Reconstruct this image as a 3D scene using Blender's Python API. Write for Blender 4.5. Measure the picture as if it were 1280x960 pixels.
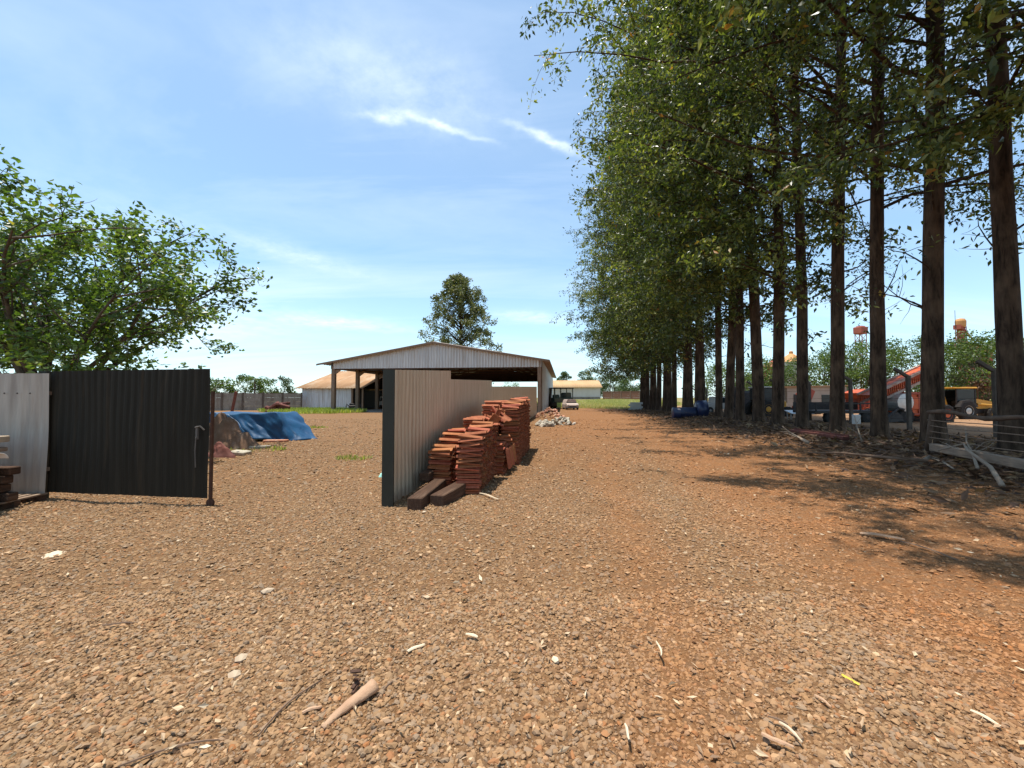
import bpy, math, random
import numpy as np
from mathutils import Vector, Matrix, Euler

random.seed(11)
rng = np.random.default_rng(11)
S = bpy.context.scene
for _o in list(bpy.data.objects):
    bpy.data.objects.remove(_o)
C = S.collection
R = math.radians

# ------------------------------------------------------------------ camera
H_EYE, FPX = 1.65, 520.0
PITCH = math.atan(17 / FPX)
cam = bpy.data.cameras.new('camera')
cam.sensor_width = 36
cam.lens = 36 * FPX / 1280
cam.clip_start, cam.clip_end = 0.05, 6000
cam_o = bpy.data.objects.new('camera', cam)
C.objects.link(cam_o)
cam_o.location = (0, 0, H_EYE)
cam_o.rotation_euler = (R(90) + PITCH, 0, 0)
S.camera = cam_o

# ------------------------------------------------------------------ light
SUN_EL = R(80)
SUN_AZ = math.atan2(0.22, -1.0)              # towards the sun, counter-clockwise from +X
to_sun = Vector((math.cos(SUN_AZ) * math.cos(SUN_EL), math.sin(SUN_AZ) * math.cos(SUN_EL), math.sin(SUN_EL)))
sl = bpy.data.lights.new('sun', 'SUN')
sl.energy, sl.angle, sl.color = 5.0, R(0.5), (1, .95, .86)
sun = bpy.data.objects.new('sun', sl)
C.objects.link(sun)
sun.rotation_euler = to_sun.to_track_quat('Z', 'Y').to_euler()

S.view_settings.view_transform = 'Standard'
S.view_settings.look = 'None'
S.view_settings.exposure = 0.44
S.view_settings.gamma = 1
S.view_settings.use_curve_mapping = False
S.cycles.max_bounces = 6
S.cycles.diffuse_bounces = 3
S.cycles.glossy_bounces = 2
S.cycles.transmission_bounces = 3
S.cycles.transparent_max_bounces = 4
S.cycles.sample_clamp_indirect = 6
S.cycles.use_denoising = True
S.cycles.denoiser = 'OPENIMAGEDENOISE'


class NT:
    """small node-tree writer"""
    def __init__(s, tree):
        s.t = tree
        tree.nodes.clear()

    def n(s, kind, props=None, **ins):
        nd = s.t.nodes.new(kind)
        for k, v in (props or {}).items():
            setattr(nd, k, v)
        for k, v in ins.items():
            key = int(k[1:]) if k[0] == '_' and k[1:].isdigit() else k.replace('_', ' ')
            s.set(nd.inputs[key], v)
        return nd

    def set(s, sock, v):
        if isinstance(v, bpy.types.NodeSocket):
            s.t.links.new(v, sock)
        elif isinstance(v, bpy.types.Node):
            s.t.links.new(v.outputs[0], sock)
        else:
            if sock.type == 'RGBA' and len(v) == 3:
                v = (*v, 1)
            sock.default_value = v

    def math(s, op, a, b=0.0, c=None):
        nd = s.n('ShaderNodeMath', {'operation': op})
        s.set(nd.inputs[0], a)
        s.set(nd.inputs[1], b)
        if c is not None:
            s.set(nd.inputs[2], c)
        return nd.outputs[0]

    def mix(s, f, a, b, blend='MIX'):
        nd = s.n('ShaderNodeMix', {'data_type': 'RGBA', 'blend_type': blend})
        s.set(nd.inputs[0], f)
        s.set(nd.inputs[6], a)
        s.set(nd.inputs[7], b)
        return nd.outputs[2]

    def ramp(s, f, stops, interp='LINEAR'):
        nd = s.n('ShaderNodeValToRGB')
        s.set(nd.inputs[0], f)
        r = nd.color_ramp
        r.interpolation = interp
        while len(r.elements) < len(stops):
            r.elements.new(0.5)
        for e, (p, c) in zip(r.elements, stops):
            e.position = p
            e.color = (*c, 1) if hasattr(c, '__len__') else (c, c, c, 1)
        return nd.outputs[0]

    def mapped(s, vec, scale=(1, 1, 1), rot=(0, 0, 0), loc=(0, 0, 0)):
        return s.n('ShaderNodeMapping', None, Vector=vec, Scale=scale, Rotation=rot, Location=loc).outputs[0]

    def noise(s, vec, scale, detail=4, rough=.55, dist=0.0):
        return s.n('ShaderNodeTexNoise', None, Vector=vec, Scale=scale, Detail=detail, Roughness=rough, Distortion=dist).outputs[0]


world = bpy.data.worlds.new('World')
S.world = world
world.use_nodes = True
w = NT(world.node_tree)
sky = w.n('ShaderNodeTexSky', {'sky_type': 'NISHITA', 'sun_disc': False, 'sun_elevation': SUN_EL,
                               'sun_rotation': R(90) - SUN_AZ, 'altitude': 600, 'air_density': 1.0,
                               'dust_density': .7, 'ozone_density': 2.5})
tc = w.n('ShaderNodeTexCoord').outputs['Generated']
sep = w.n('ShaderNodeSeparateXYZ', None, Vector=tc)
zz = w.math('ADD', w.math('MAXIMUM', sep.outputs[2], 0.0), 0.12)
px_ = w.math('DIVIDE', sep.outputs[0], zz)
py_ = w.math('DIVIDE', sep.outputs[1], zz)
pl = w.n('ShaderNodeCombineXYZ', None, X=px_, Y=py_).outputs[0]
cir = w.noise(w.mapped(pl, (.35, 1.1, 1), (0, 0, R(-35))), 1.3, 6, .6, .8)
veil = w.noise(w.mapped(pl, (.25, .6, 1), (0, 0, R(-30)), (3.1, 1.7, 0)), 1.0, 3, .5, .3)
cmask = w.math('MULTIPLY', w.ramp(cir, [(.44, 0.0), (.8, 1.0)]), w.ramp(veil, [(.35, .15), (.7, 1.0)]))


def streak(cx, cy, ang, a, b):
    q = w.mapped(pl, (1, 1, 1), (0, 0, -ang), (0, 0, 0))
    ca, sa = math.cos(-ang), math.sin(-ang)
    qx, qy = cx * ca - cy * sa, cx * sa + cy * ca
    sp = w.n('ShaderNodeSeparateXYZ', None, Vector=q)
    wob = w.math('MULTIPLY', w.math('SUBTRACT', w.noise(pl, 5.0, 4), .5), .16)
    dx = w.math('DIVIDE', w.math('SUBTRACT', sp.outputs[0], qx), a)
    dy = w.math('DIVIDE', w.math('ADD', w.math('SUBTRACT', sp.outputs[1], qy), wob), b)
    r2 = w.math('ADD', w.math('MULTIPLY', dx, dx), w.math('MULTIPLY', dy, dy))
    return w.math('EXPONENT', w.math('MULTIPLY', r2, -1.0))


def ray(px, py):
    x, y = (px - 640) / FPX, (480 - py) / FPX
    return Vector((x, math.cos(PITCH) - y * math.sin(PITCH), math.sin(PITCH) + y * math.cos(PITCH)))


def skyp(px, py):
    d = ray(px, py).normalized()
    return d.x / (d.z + .12), d.y / (d.z + .12)


st = None
for (x0, y0, x1, y1, b, k) in ((442, 147, 515, 143, .022, .55), (500, 140, 610, 178, .013, .5), (625, 150, 730, 195, .020, .65),
                               (300, 40, 640, 155, .16, .30), (240, 285, 460, 345, .12, .30), (40, 430, 400, 398, .40, .32), (330, 395, 520, 414, .16, .42), (610, 392, 720, 402, .14, .4), (0, 300, 200, 250, .3, .2)):
    ax, ay = skyp(x0, y0)
    bx, by = skyp(x1, y1)
    s_ = w.math('MULTIPLY', streak((ax + bx) / 2, (ay + by) / 2, math.atan2(by - ay, bx - ax), math.hypot(bx - ax, by - ay) * .45, b), k)
    st = s_ if st is None else w.math('ADD', st, s_)
st = w.math('MULTIPLY', st, w.ramp(w.noise(w.mapped(pl, (1, 1, 1), (0, 0, .4)), 9.0, 5, .65), [(.3, .25), (.65, 1.0)]))
low = w.ramp(sep.outputs[2], [(0.0, .5), (.12, .32), (.3, .18), (.8, 0.2)])
cm = w.math('MINIMUM', w.math('ADD', w.math('ADD', w.math('MULTIPLY', cmask, .5), st), low), 1.0)
skc = w.mix(1.0, sky.outputs[0], (.87, 1.22, 1.27), 'MULTIPLY')
col = w.mix(cm, skc, (6.9, 7.7, 8.4))
bg = w.n('ShaderNodeBackground', None, Color=col, Strength=.127)
w.n('ShaderNodeOutputWorld', None, Surface=bg)


# ------------------------------------------------------------------ helpers
def tag(o, label=None, cat=None, group=None, kind=None):
    if label: o['label'] = label
    if cat: o['category'] = cat
    if group: o['group'] = group
    o['kind'] = kind or 'thing'
    return o


def thing(name, label, cat, loc=(0, 0, 0), rz=0.0, group=None):
    o = bpy.data.objects.new(name, None)
    o.empty_display_size = .2
    C.objects.link(o)
    o.location = loc
    o.rotation_euler = (0, 0, rz)
    return tag(o, label, cat, group)


def dup(root, loc=None, rz=None, label=None, group=None, sc=None):
    r = root.copy()
    C.objects.link(r)
    if loc is not None: r.location = loc
    if rz is not None: r.rotation_euler = (0, 0, rz) if not hasattr(rz, '__len__') else rz
    if sc is not None: r.scale = sc if hasattr(sc, '__len__') else (sc, sc, sc)
    if label: r['label'] = label
    if group: r['group'] = group
    for ch in list(root.children):
        c = ch.copy()
        C.objects.link(c)
        c.parent = r
        for g in list(ch.children):
            d = g.copy()
            C.objects.link(d)
            d.parent = c
    return r


def G(px, py, z=0.0):
    d = ray(px, py)
    t = (z - H_EYE) / d.z
    return Vector((d.x * t, d.y * t, z))


def at(px, py, Y):
    d = ray(px, py)
    t = Y / d.y
    return Vector((d.x * t, Y, H_EYE + d.z * t))


def np_mesh(name, V, F, mat, parent=None, smooth=False, attr=None, loc=None):
    """V (n,3), F (m,k) constant-size faces"""
    V = np.asarray(V, dtype=np.float32)
    F = np.asarray(F, dtype=np.int32)
    me = bpy.data.meshes.new(name)
    m, k = F.shape
    me.vertices.add(len(V))
    me.vertices.foreach_set('co', V.ravel())
    me.loops.add(m * k)
    me.loops.foreach_set('vertex_index', F.ravel())
    me.polygons.add(m)
    me.polygons.foreach_set('loop_start', np.arange(0, m * k, k, dtype=np.int32))
    me.polygons.foreach_set('loop_total', np.full(m, k, dtype=np.int32))
    me.polygons.foreach_set('use_smooth', np.full(m, smooth, dtype=bool))
    me.update(calc_edges=True)
    if attr is not None:
        a = me.attributes.new('rnd', 'FLOAT', 'FACE')
        a.data.foreach_set('value', np.asarray(attr, dtype=np.float32))
    me.materials.append(mat)
    o = bpy.data.objects.new(name, me)
    C.objects.link(o)
    if parent: o.parent = parent
    if loc is not None: o.location = loc
    return o


class MB:
    def __init__(s):
        s.v, s.f = [], []

    def add(s, vs, fs):
        b = len(s.v)
        s.v += [tuple(p) for p in vs]
        s.f += [tuple(b + i for i in f) for f in fs]
        return s

    def box(s, c, size, rot=None, bev=0.0):
        hx, hy, hz = size[0] / 2, size[1] / 2, size[2] / 2
        M = Matrix.Identity(3) if rot is None else Euler(rot).to_matrix()
        c = Vector(c)
        if bev <= 0:
            vs = [(x, y, z) for z in (-hz, hz) for y in (-hy, hy) for x in (-hx, hx)]
            fs = [(0, 2, 3, 1), (4, 5, 7, 6), (0, 1, 5, 4), (2, 6, 7, 3), (0, 4, 6, 2), (1, 3, 7, 5)]
        else:
            b = min(bev, hx * .9, hy * .9, hz * .9)
            def ring(z, ix, iy, k):
                ax, ay = hx - ix, hy - iy
                return [(-ax + k, -ay, z), (ax - k, -ay, z), (ax, -ay + k, z), (ax, ay - k, z), (ax - k, ay, z), (-ax + k, ay, z), (-ax, ay - k, z), (-ax, -ay + k, z)]
            rs = [ring(-hz, b, b, b * .3), ring(-hz + b, 0, 0, b), ring(hz - b, 0, 0, b), ring(hz, b, b, b * .3)]
            vs = [p for r in rs for p in r]
            fs = [tuple(range(7, -1, -1)), tuple(range(24, 32))]
            for i in range(3):
                for j in range(8):
                    k = (j + 1) % 8
                    fs.append((i * 8 + j, i * 8 + k, i * 8 + 8 + k, i * 8 + 8 + j))
        return s.add([M @ Vector(p) + c for p in vs], fs)

    def tube(s, pts, rad, n=8, cap=True):
        pts = [Vector(p) for p in pts]
        if not hasattr(rad, '__len__'): rad = [rad] * len(pts)
        vs, fs = [], []
        up = Vector((0, 0, 1))
        t0 = (pts[1] - pts[0]).normalized()
        a = t0.cross(up if abs(t0.z) < .9 else Vector((1, 0, 0))).normalized()
        for i, p in enumerate(pts):
            t = (pts[min(i + 1, len(pts) - 1)] - pts[max(i - 1, 0)]).normalized()
            a = (a - t * a.dot(t)).normalized()
            b = t.cross(a)
            for k in range(n):
                th = 2 * math.pi * k / n
                vs.append(p + (a * math.cos(th) + b * math.sin(th)) * rad[i])
        for i in range(len(pts) - 1):
            for k in range(n):
                k2 = (k + 1) % n
                fs.append((i * n + k, i * n + k2, i * n + n + k2, i * n + n + k))
        if cap:
            fs.append(tuple(range(n - 1, -1, -1)))
            fs.append(tuple((len(pts) - 1) * n + k for k in range(n)))
        return s.add(vs, fs)

    def prism(s, poly, d0, d1, axis='y'):
        """polygon in (x,z) swept in y (or (y,z) in x, (x,y) in z)"""
        def P(a, b, d):
            return (a, d, b) if axis == 'y' else ((d, a, b) if axis == 'x' else (a, b, d))
        n = len(poly)
        vs = [P(a, b, d0) for a, b in poly] + [P(a, b, d1) for a, b in poly]
        fs = [tuple(range(n)), tuple(range(2 * n - 1, n - 1, -1))]
        fs += [(i, n + i, n + (i + 1) % n, (i + 1) % n) for i in range(n)]
        return s.add(vs, fs)

    def lathe(s, prof, c=(0, 0, 0), n=20, axis='z'):
        vs, fs = [], []
        for r, h in prof:
            for k in range(n):
                th = 2 * math.pi * k / n
                x, y = r * math.cos(th), r * math.sin(th)
                p = (x, y, h) if axis == 'z' else ((h, x, y) if axis == 'x' else (x, h, y))
                vs.append((p[0] + c[0], p[1] + c[1], p[2] + c[2]))
        for i in range(len(prof) - 1):
            for k in range(n):
                k2 = (k + 1) % n
                fs.append((i * n + k, i * n + k2, i * n + n + k2, i * n + n + k))
        fs.append(tuple(range(n - 1, -1, -1)))
        fs.append(tuple((len(prof) - 1) * n + k for k in range(n)))
        return s.add(vs, fs)

    def build(s, name, mat, parent=None, smooth=False, solid=0.0):
        me = bpy.data.meshes.new(name)
        me.from_pydata(s.v, [], s.f)
        me.materials.append(mat)
        if smooth:
            me.polygons.foreach_set('use_smooth', [True] * len(me.polygons))
        me.validate()
        me.update()
        import bmesh
        bm = bmesh.new()
        bm.from_mesh(me)
        bmesh.ops.recalc_face_normals(bm, faces=bm.faces)
        bm.to_mesh(me)
        bm.free()
        o = bpy.data.objects.new(name, me)
        C.objects.link(o)
        if parent: o.parent = parent
        if solid:
            m = o.modifiers.new('thickness', 'SOLIDIFY')
            m.thickness = solid
            m.offset = 0
        return o


# ------------------------------------------------------------------ materials
def newmat(name):
    m = bpy.data.materials.new(name)
    m.use_nodes = True
    return m, NT(m.node_tree)


def surf(name, c1, c2, scale=6, rough=.8, metal=0.0, stretch=(1, 1, 1), bump=.0, bscale=40, c3=None, c3at=(.55, .75), c3scale=2.0, spec=.3, rnd=0.0):
    """two-tone noise material with an optional third colour in patches (rust, moss, dust)"""
    m, t = newmat(name)
    co = t.n('ShaderNodeTexCoord').outputs['Object']
    v = t.mapped(co, stretch)
    c = t.mix(t.ramp(t.noise(v, scale, 6, .6), [(.3, 0.0), (.7, 1.0)]), c1, c2)
    if c3 is not None:
        k = t.ramp(t.noise(t.mapped(co, stretch, (0, 0, 0), (7, 3, 5)), c3scale, 6, .65), [(c3at[0], 0.0), (c3at[1], 1.0)])
        c = t.mix(k, c, c3)
    if rnd:
        oi = t.n('ShaderNodeObjectInfo').outputs['Random']
        hs = t.n('ShaderNodeHueSaturation', None, Color=c, Value=t.math('ADD', t.math('MULTIPLY', oi, rnd), 1 - rnd / 2),
                 Hue=t.math('ADD', t.math('MULTIPLY', t.math('FRACT', t.math('MULTIPLY', oi, 7.3)), rnd * .05), .5 - rnd * .025))
        c = hs.outputs[0]
    b = t.n('ShaderNodeBsdfPrincipled', None, Base_Color=c, Roughness=rough, Metallic=metal)
    b.inputs['Specular IOR Level'].default_value = spec
    if bump:
        bm = t.n('ShaderNodeBump', None, Strength=bump, Distance=.02, Height=t.noise(v, bscale, 5, .65))
        t.set(b.inputs['Normal'], bm)
    t.n('ShaderNodeOutputMaterial', None, Surface=b)
    return m


def leafmat(name, dark, mid, light, odd=None, trans=.35, rough=.42):
    m, t = newmat(name)
    a = t.n('ShaderNodeAttribute', {'attribute_name': 'rnd'}).outputs['Fac']
    stops = [(0.0, dark), (.5, mid), (.95, light)]
    if odd: stops.append((1.0, odd))
    c = t.ramp(a, stops)
    oi = t.n('ShaderNodeObjectInfo').outputs['Random']
    c = t.n('ShaderNodeHueSaturation', None, Color=c, Value=t.math('ADD', t.math('MULTIPLY', oi, .3), .85)).outputs[0]
    b = t.n('ShaderNodeBsdfPrincipled', None, Base_Color=c, Roughness=rough)
    b.inputs['Specular IOR Level'].default_value = .45
    tr = t.n('ShaderNodeBsdfTranslucent', None, Color=t.mix(1.0, c, (1.35, 1.5, .55), 'MULTIPLY'))
    t.n('ShaderNodeOutputMaterial', None, Surface=t.n('ShaderNodeMixShader', None, Fac=trans, _1=b, _2=tr))
    return m


def barkmat(name, c1, c2, c3, plate=9):
    m, t = newmat(name)
    co = t.n('ShaderNodeTexCoord').outputs['Object']
    v = t.mapped(co, (1, 1, .16))
    n1 = t.noise(v, plate, 7, .7, .6)
    n2 = t.noise(t.mapped(co, (1, 1, .5)), 1.6, 4)
    c = t.mix(t.ramp(n1, [(.36, 0.0), (.62, 1.0)]), c1, c2)
    c = t.mix(t.ramp(n2, [(.5, 0.0), (.72, 1.0)]), c, c3)
    b = t.n('ShaderNodeBsdfPrincipled', None, Base_Color=c, Roughness=.92)
    b.inputs['Specular IOR Level'].default_value = .15
    t.set(b.inputs['Normal'], t.n('ShaderNodeBump', None, Strength=.9, Distance=.05, Height=n1))
    t.n('ShaderNodeOutputMaterial', None, Surface=b)
    return m


def track_band(t, co):
    """0..1: how much bare red earth shows, by place on the road"""
    sp = t.n('ShaderNodeSeparateXYZ', None, Vector=co)
    x, y = sp.outputs[0], sp.outputs[1]
    wv = t.math('MULTIPLY', t.math('SUBTRACT', t.noise(co, .55, 4), .5), 1.6)
    uu = t.math('ADD', t.math('SUBTRACT', x, t.math('MULTIPLY', y, .17)), wv)
    un = t.math('DIVIDE', t.math('ADD', uu, 12.0), 40.0)
    def p(v): return (v + 12) / 40
    band = t.ramp(un, [(p(-2.2), 0.0), (p(.0), .15), (p(.5), .7), (p(1.0), .3), (p(1.5), .05), (p(2.1), .55), (p(2.9), 1.0), (p(5.5), 1.0), (p(9), .7)])
    far_o = t.math('MULTIPLY', t.ramp(t.math('DIVIDE', y, 40.0), [(.15, 0.0), (.5, 1.0)]), t.ramp(un, [(p(-4), 0.0), (p(-1), 1.0), (p(9), 1.0), (p(12), .4)]))
    k = t.math('MAXIMUM', band, t.math('MULTIPLY', far_o, .9))
    return t.math('MULTIPLY', k, t.ramp(t.noise(co, 1.7, 6, .65), [(.25, .35), (.7, 1.0)])), wv, x, y


def stonemat(name, cols, rough=.9, bscale=90):
    m, t = newmat(name)
    g = t.n('ShaderNodeNewGeometry').outputs['Random Per Island']
    co = t.n('ShaderNodeTexCoord').outputs['Object']
    c = t.ramp(g, cols)
    k = t.noise(co, 60, 3)
    c = t.mix(t.ramp(k, [(.3, .0), (.8, .35)]), c, (.34, .185, .085))
    c = t.mix(t.math('MULTIPLY', track_band(t, co)[0], .6), c, (.41, .155, .045))
    c = t.mix(1.0, c, (.93, .905, .88), 'MULTIPLY')
    b = t.n('ShaderNodeBsdfPrincipled', None, Base_Color=c, Roughness=rough)
    b.inputs['Specular IOR Level'].default_value = .2
    t.set(b.inputs['Normal'], t.n('ShaderNodeBump', None, Strength=.35, Distance=.004, Height=t.noise(co, bscale, 3)))
    t.n('ShaderNodeOutputMaterial', None, Surface=b)
    return m


M = {}
M['eleaf'] = leafmat('eucalyptus_leaf', (.022, .036, .013), (.085, .112, .030), (.31, .31, .10), (.36, .17, .04), .42, .38)
M['loneleaf'] = leafmat('hazed_eucalyptus_leaf', (.045, .058, .022), (.12, .135, .05), (.25, .23, .09), (.28, .17, .06), .35, .45)  # lifted, flatter leaf tones put distance haze into the colour
M['gleaf'] = leafmat('green_leaf', (.032, .062, .015), (.09, .142, .032), (.21, .26, .065), (.30, .25, .06), .42, .4)
M['bleaf'] = leafmat('bush_leaf', (.035, .065, .02), (.09, .14, .035), (.17, .22, .06), None, .35, .5)
M['dleaf'] = leafmat('distant_leaf', (.035, .06, .02), (.07, .11, .035), (.13, .16, .05), None, .3, .5)
M['ebark'] = barkmat('eucalyptus_bark', (.020, .0125, .008), (.088, .056, .036), (.15, .098, .062))
M['gbark'] = barkmat('grey_bark', (.05, .04, .03), (.16, .125, .095), (.2, .17, .13))
M['galv'] = surf('galvanised_sheet', (.45, .39, .32), (.30, .255, .21), 3, .6, .05, (3, 3, .35), 0, 30, (.24, .15, .09), (.58, .85), 1.6)
M['galvroad'] = surf('dusty_galvanised_sheet', (.66, .51, .36), (.52, .38, .25), 3, .5, .25, (3, 3, .3), 0, 30, (.33, .2, .12), (.55, .85), 1.5)
M['darksheet'] = surf('dark_painted_sheet', (.028, .024, .017), (.017, .0145, .010), 2, .7, .0, (4, 4, .3), 0, 30, (.065, .046, .028), (.55, .85), 1.6, .12)
M['darkgreen'] = surf('dark_green_paint', (.036, .036, .026), (.022, .024, .017), 3, .55, .1, (1, 1, .4), .1)
M['truckgreen'] = surf('faded_green_paint', (.16, .19, .15), (.09, .11, .09), 4, .6, .1)
M['latch'] = surf('dull_latch_steel', (.16, .14, .12), (.09, .08, .07), 8, .6, .3)
M['rust'] = surf('rusty_steel', (.10, .045, .025), (.055, .028, .018), 9, .85, .2, bump=.2)
M['wallsheet'] = surf('weathered_wall_sheet', (.62, .63, .64), (.48, .49, .50), 2, .55, .25, (2.5, 2.5, .2), 0, 30, (.26, .2, .15), (.5, .8), 1.2)
M['conveyor'] = surf('worn_conveyor_paint', (.46, .40, .34), (.34, .2, .14), 4, .7, 0, (1, 1, 1), 0, 20, (.4, .1, .04), (.5, .7), 3)
M['gablesheet'] = surf('pale_gable_sheet', (.66, .65, .62), (.46, .46, .45), 2, .5, .2, (2.5, 2.5, .2), 0, 30, (.36, .29, .22), (.52, .85), 1.2)
M['palegrass'] = leafmat('dry_grass_blade', (.24, .25, .09), (.38, .38, .15), (.52, .48, .24), (.55, .46, .26), .35, .7)
M['dustypink'] = surf('dusty_pink_paint', (.50, .40, .35), (.40, .31, .27), 3, .6)
M['roofrust'] = surf('rusty_roof_sheet', (.42, .25, .13), (.32, .17, .08), 1.0, .8, .1, (1, .25, 1), 0, 30, (.5, .38, .26), (.5, .75), .6)
M['rooftan'] = surf('tan_roof', (.50, .33, .17), (.42, .25, .12), .4, .85, 0, (1, .3, 1))
M['roofgrey'] = surf('grey_roof_sheet', (.36, .31, .27), (.24, .17, .12), .8, .7, .15, (1, .3, 1))
M['postwood'] = surf('old_post_wood', (.30, .21, .145), (.17, .115, .078), 5, .9, 0, (3, 3, .3), .3)
M['beamwood'] = surf('dark_timber', (.105, .054, .030), (.04, .021, .013), 7, .9, 0, (6, .35, 6), .5, 30, (.17, .105, .065), (.55, .8), 3)
M['beamend'] = surf('rail_timber', (.16, .105, .07), (.07, .045, .03), 6, .9, 0, (1, 1, 1), .4, 30)
M['railpale'] = surf('weathered_rail_timber', (.34, .25, .175), (.19, .13, .09), 6, .9, 0, (.4, 3, 3), .4, 30)
M['concrete'] = surf('weathered_concrete', (.30, .27, .23), (.19, .165, .135), 3, .92, 0, (1, 1, .5), .2, 30, (.13, .09, .06), (.5, .8), 1.2)
M['darkconc'] = surf('dark_concrete_post', (.15, .12, .095), (.08, .062, .05), 5, .95, 0, (1, 1, .5), .3, 30)
M['terra'] = surf('terracotta', (.42, .15, .07), (.26, .08, .038), 9, .85, 0, (1, 1, 1), .15, 60, (.19, .055, .026), (.52, .8), 5, .2, .5)
M['tarp'] = surf('blue_tarpaulin', (.006, .07, .165), (.004, .042, .115), 3, .55, 0, (1, 1, 1), .3, 11, (.02, .14, .28), (.55, .85), 2.2, .4)
M['browntarp'] = surf('brown_earth_cloth', (.27, .16, .10), (.15, .085, .052), 3, .9, 0, (1, 1, 1), .5, 12, (.34, .26, .20), (.55, .75), 2)
M['bluepipe'] = surf('blue_plastic', (.014, .022, .06), (.02, .032, .085), 3, .35, 0, (1, 1, 1), 0, 20, (.16, .13, .10), (.62, .9), 4, .5)
M['black'] = surf('black_rubber', (.018, .017, .016), (.035, .03, .026), 8, .8)
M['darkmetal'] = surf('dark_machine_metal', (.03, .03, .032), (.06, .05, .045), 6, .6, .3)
M['glass'] = surf('dark_window_glass', (.015, .022, .024), (.03, .04, .042), 1, .25, 0, spec=.3)
M['yellow'] = surf('yellow_machine_paint', (.62, .32, .035), (.48, .23, .03), 5, .5, 0, (1, 1, 1), 0, 20, (.25, .13, .05), (.6, .85), 4, .4)
M['orange'] = surf('orange_machine_paint', (.62, .115, .028), (.46, .075, .022), 5, .55, 0, (1, 1, 1), 0, 20, (.28, .12, .06), (.58, .85), 4, .4)
M['redpaint'] = surf('faded_red_paint', (.40, .085, .05), (.28, .06, .04), 5, .65, 0, (1, 1, 1), 0, 20, (.3, .16, .1), (.55, .85), 3)
M['redbrown'] = surf('red_oxide_steel', (.17, .055, .038), (.10, .035, .026), 5, .75, .1, (1, 1, 1), .1)
M['white'] = surf('dusty_white_paint', (.68, .64, .58), (.55, .50, .44), 3, .5, 0, (1, 1, 1), 0, 20, (.42, .33, .25), (.58, .85), 2)
M['whiteplastic'] = surf('white_plastic', (.72, .70, .66), (.60, .57, .52), 4, .5, 0, (1, 1, 1), 0)
M['whitewall'] = surf('white_wall', (.58, .57, .54), (.48, .46, .42), .5, .9, 0, (1, 1, .4))
M['plaster'] = surf('grey_plaster', (.40, .35, .30), (.30, .26, .22), .8, .9, 0, (1, 1, .5))
M['brickwall'] = surf('brick_wall', (.26, .13, .085), (.18, .09, .06), 3, .92, 0, (1, 1, 3))
M['brick'] = surf('broken_brick', (.46, .22, .13), (.36, .15, .085), 8, .92, 0, (1, 1, 1), .2, 40, (.5, .36, .27), (.5, .7), 4, .2, .5)
M['palestone'] = surf('pale_rubble', (.46, .41, .33), (.30, .26, .20), 9, .92, 0, (1, 1, 1), .3, 30, (.33, .23, .15), (.55, .8), 3, .2, .4)
M['board'] = surf('pale_board', (.46, .36, .25), (.33, .24, .16), 5, .8, 0, (.4, 4, 4), .1)
M['silver'] = surf('aluminium', (.55, .54, .52), (.42, .41, .40), 4, .4, .5)
M['towerred'] = surf('red_tower_steel', (.36, .10, .06), (.27, .075, .05), 1, .7)
M['silo'] = surf('silo_steel', (.46, .44, .40), (.38, .35, .31), .8, .5, .3)
M['siloroof'] = surf('orange_silo_roof', (.58, .30, .11), (.48, .22, .08), .5, .7)
M['teal'] = surf('teal_plastic', (.25, .55, .48), (.35, .65, .56), 5, .5, 0, (1, 1, 1), .3)
M['driedbark'] = surf('dried_bark', (.50, .32, .20), (.36, .21, .125), 8, .85, 0, (1, 1, 1), .3, 50)
M['darkbark'] = surf('dark_bark_inside', (.06, .03, .02), (.10, .055, .035), 8, .9)
M['palewood'] = surf('pale_wood_chip', (.66, .54, .38), (.54, .41, .27), 8, .8, 0, (1, 1, 1), .2, 50)
M['twig'] = surf('dry_twig', (.22, .14, .09), (.14, .085, .055), 10, .9)
M['greybranch'] = surf('dry_grey_branch', (.34, .27, .20), (.22, .165, .12), 8, .9, 0, (1, 1, 1), .2)
M['yleaf'] = surf('yellow_leaf', (.62, .47, .06), (.5, .36, .05), 8, .6)
M['gravel'] = stonemat('gravel_stone', [(0, (.11, .065, .038)), (.18, (.33, .20, .10)), (.4, (.23, .155, .09)), (.58, (.36, .225, .12)), (.76, (.24, .18, .125)), (.86, (.29, .215, .145)), (.93, (.31, .13, .05)), (1, (.56, .40, .24))])
M['litter'] = leafmat('dry_leaf_litter', (.045, .022, .012), (.13, .066, .034), (.28, .165, .085), (.44, .30, .17), .1, .7)
M['chips'] = leafmat('scattered_chips', (.20, .12, .07), (.40, .26, .15), (.58, .43, .27), (.68, .56, .4), .05, .8)
M['grass'] = leafmat('grass_blade', (.14, .19, .03), (.27, .32, .06), (.42, .42, .13), (.5, .42, .2), .4, .6)

AX = Vector((.125, 1, 0)).normalized()       # direction of the road, the tree row and the sheds
LA = Vector((1, -.125, 0)).normalized()      # across it
RZ = -math.atan(.125)


def smooth(a, b, x):
    t = np.clip((x - a) / (b - a), 0, 1)
    return t * t * (3 - 2 * t)


def gz(x, y):
    """height of the ground"""
    u = x - .125 * y
    far = 1.15 * smooth(62, 100, y) * smooth(-9, -3, u)
    bank = .16 * smooth(8.2, 10.6, u) * smooth(60, 30, y) * (1 - .4 * smooth(14, 18, u))
    near = smooth(40, 8, np.hypot(x, y))
    und = near * (.018 * np.sin(x * 1.9 + 1.3 * np.sin(y * 1.1)) * np.sin(y * 1.7 + .7) + .010 * np.sin(x * 4.3 + y * 2.1))
    v = x - .17 * y
    ruts = near * .03 * (np.exp(-((v - .45) / .35) ** 2) + np.exp(-((v - 2.6) / .5) ** 2))
    return far + bank + und - ruts


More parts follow.
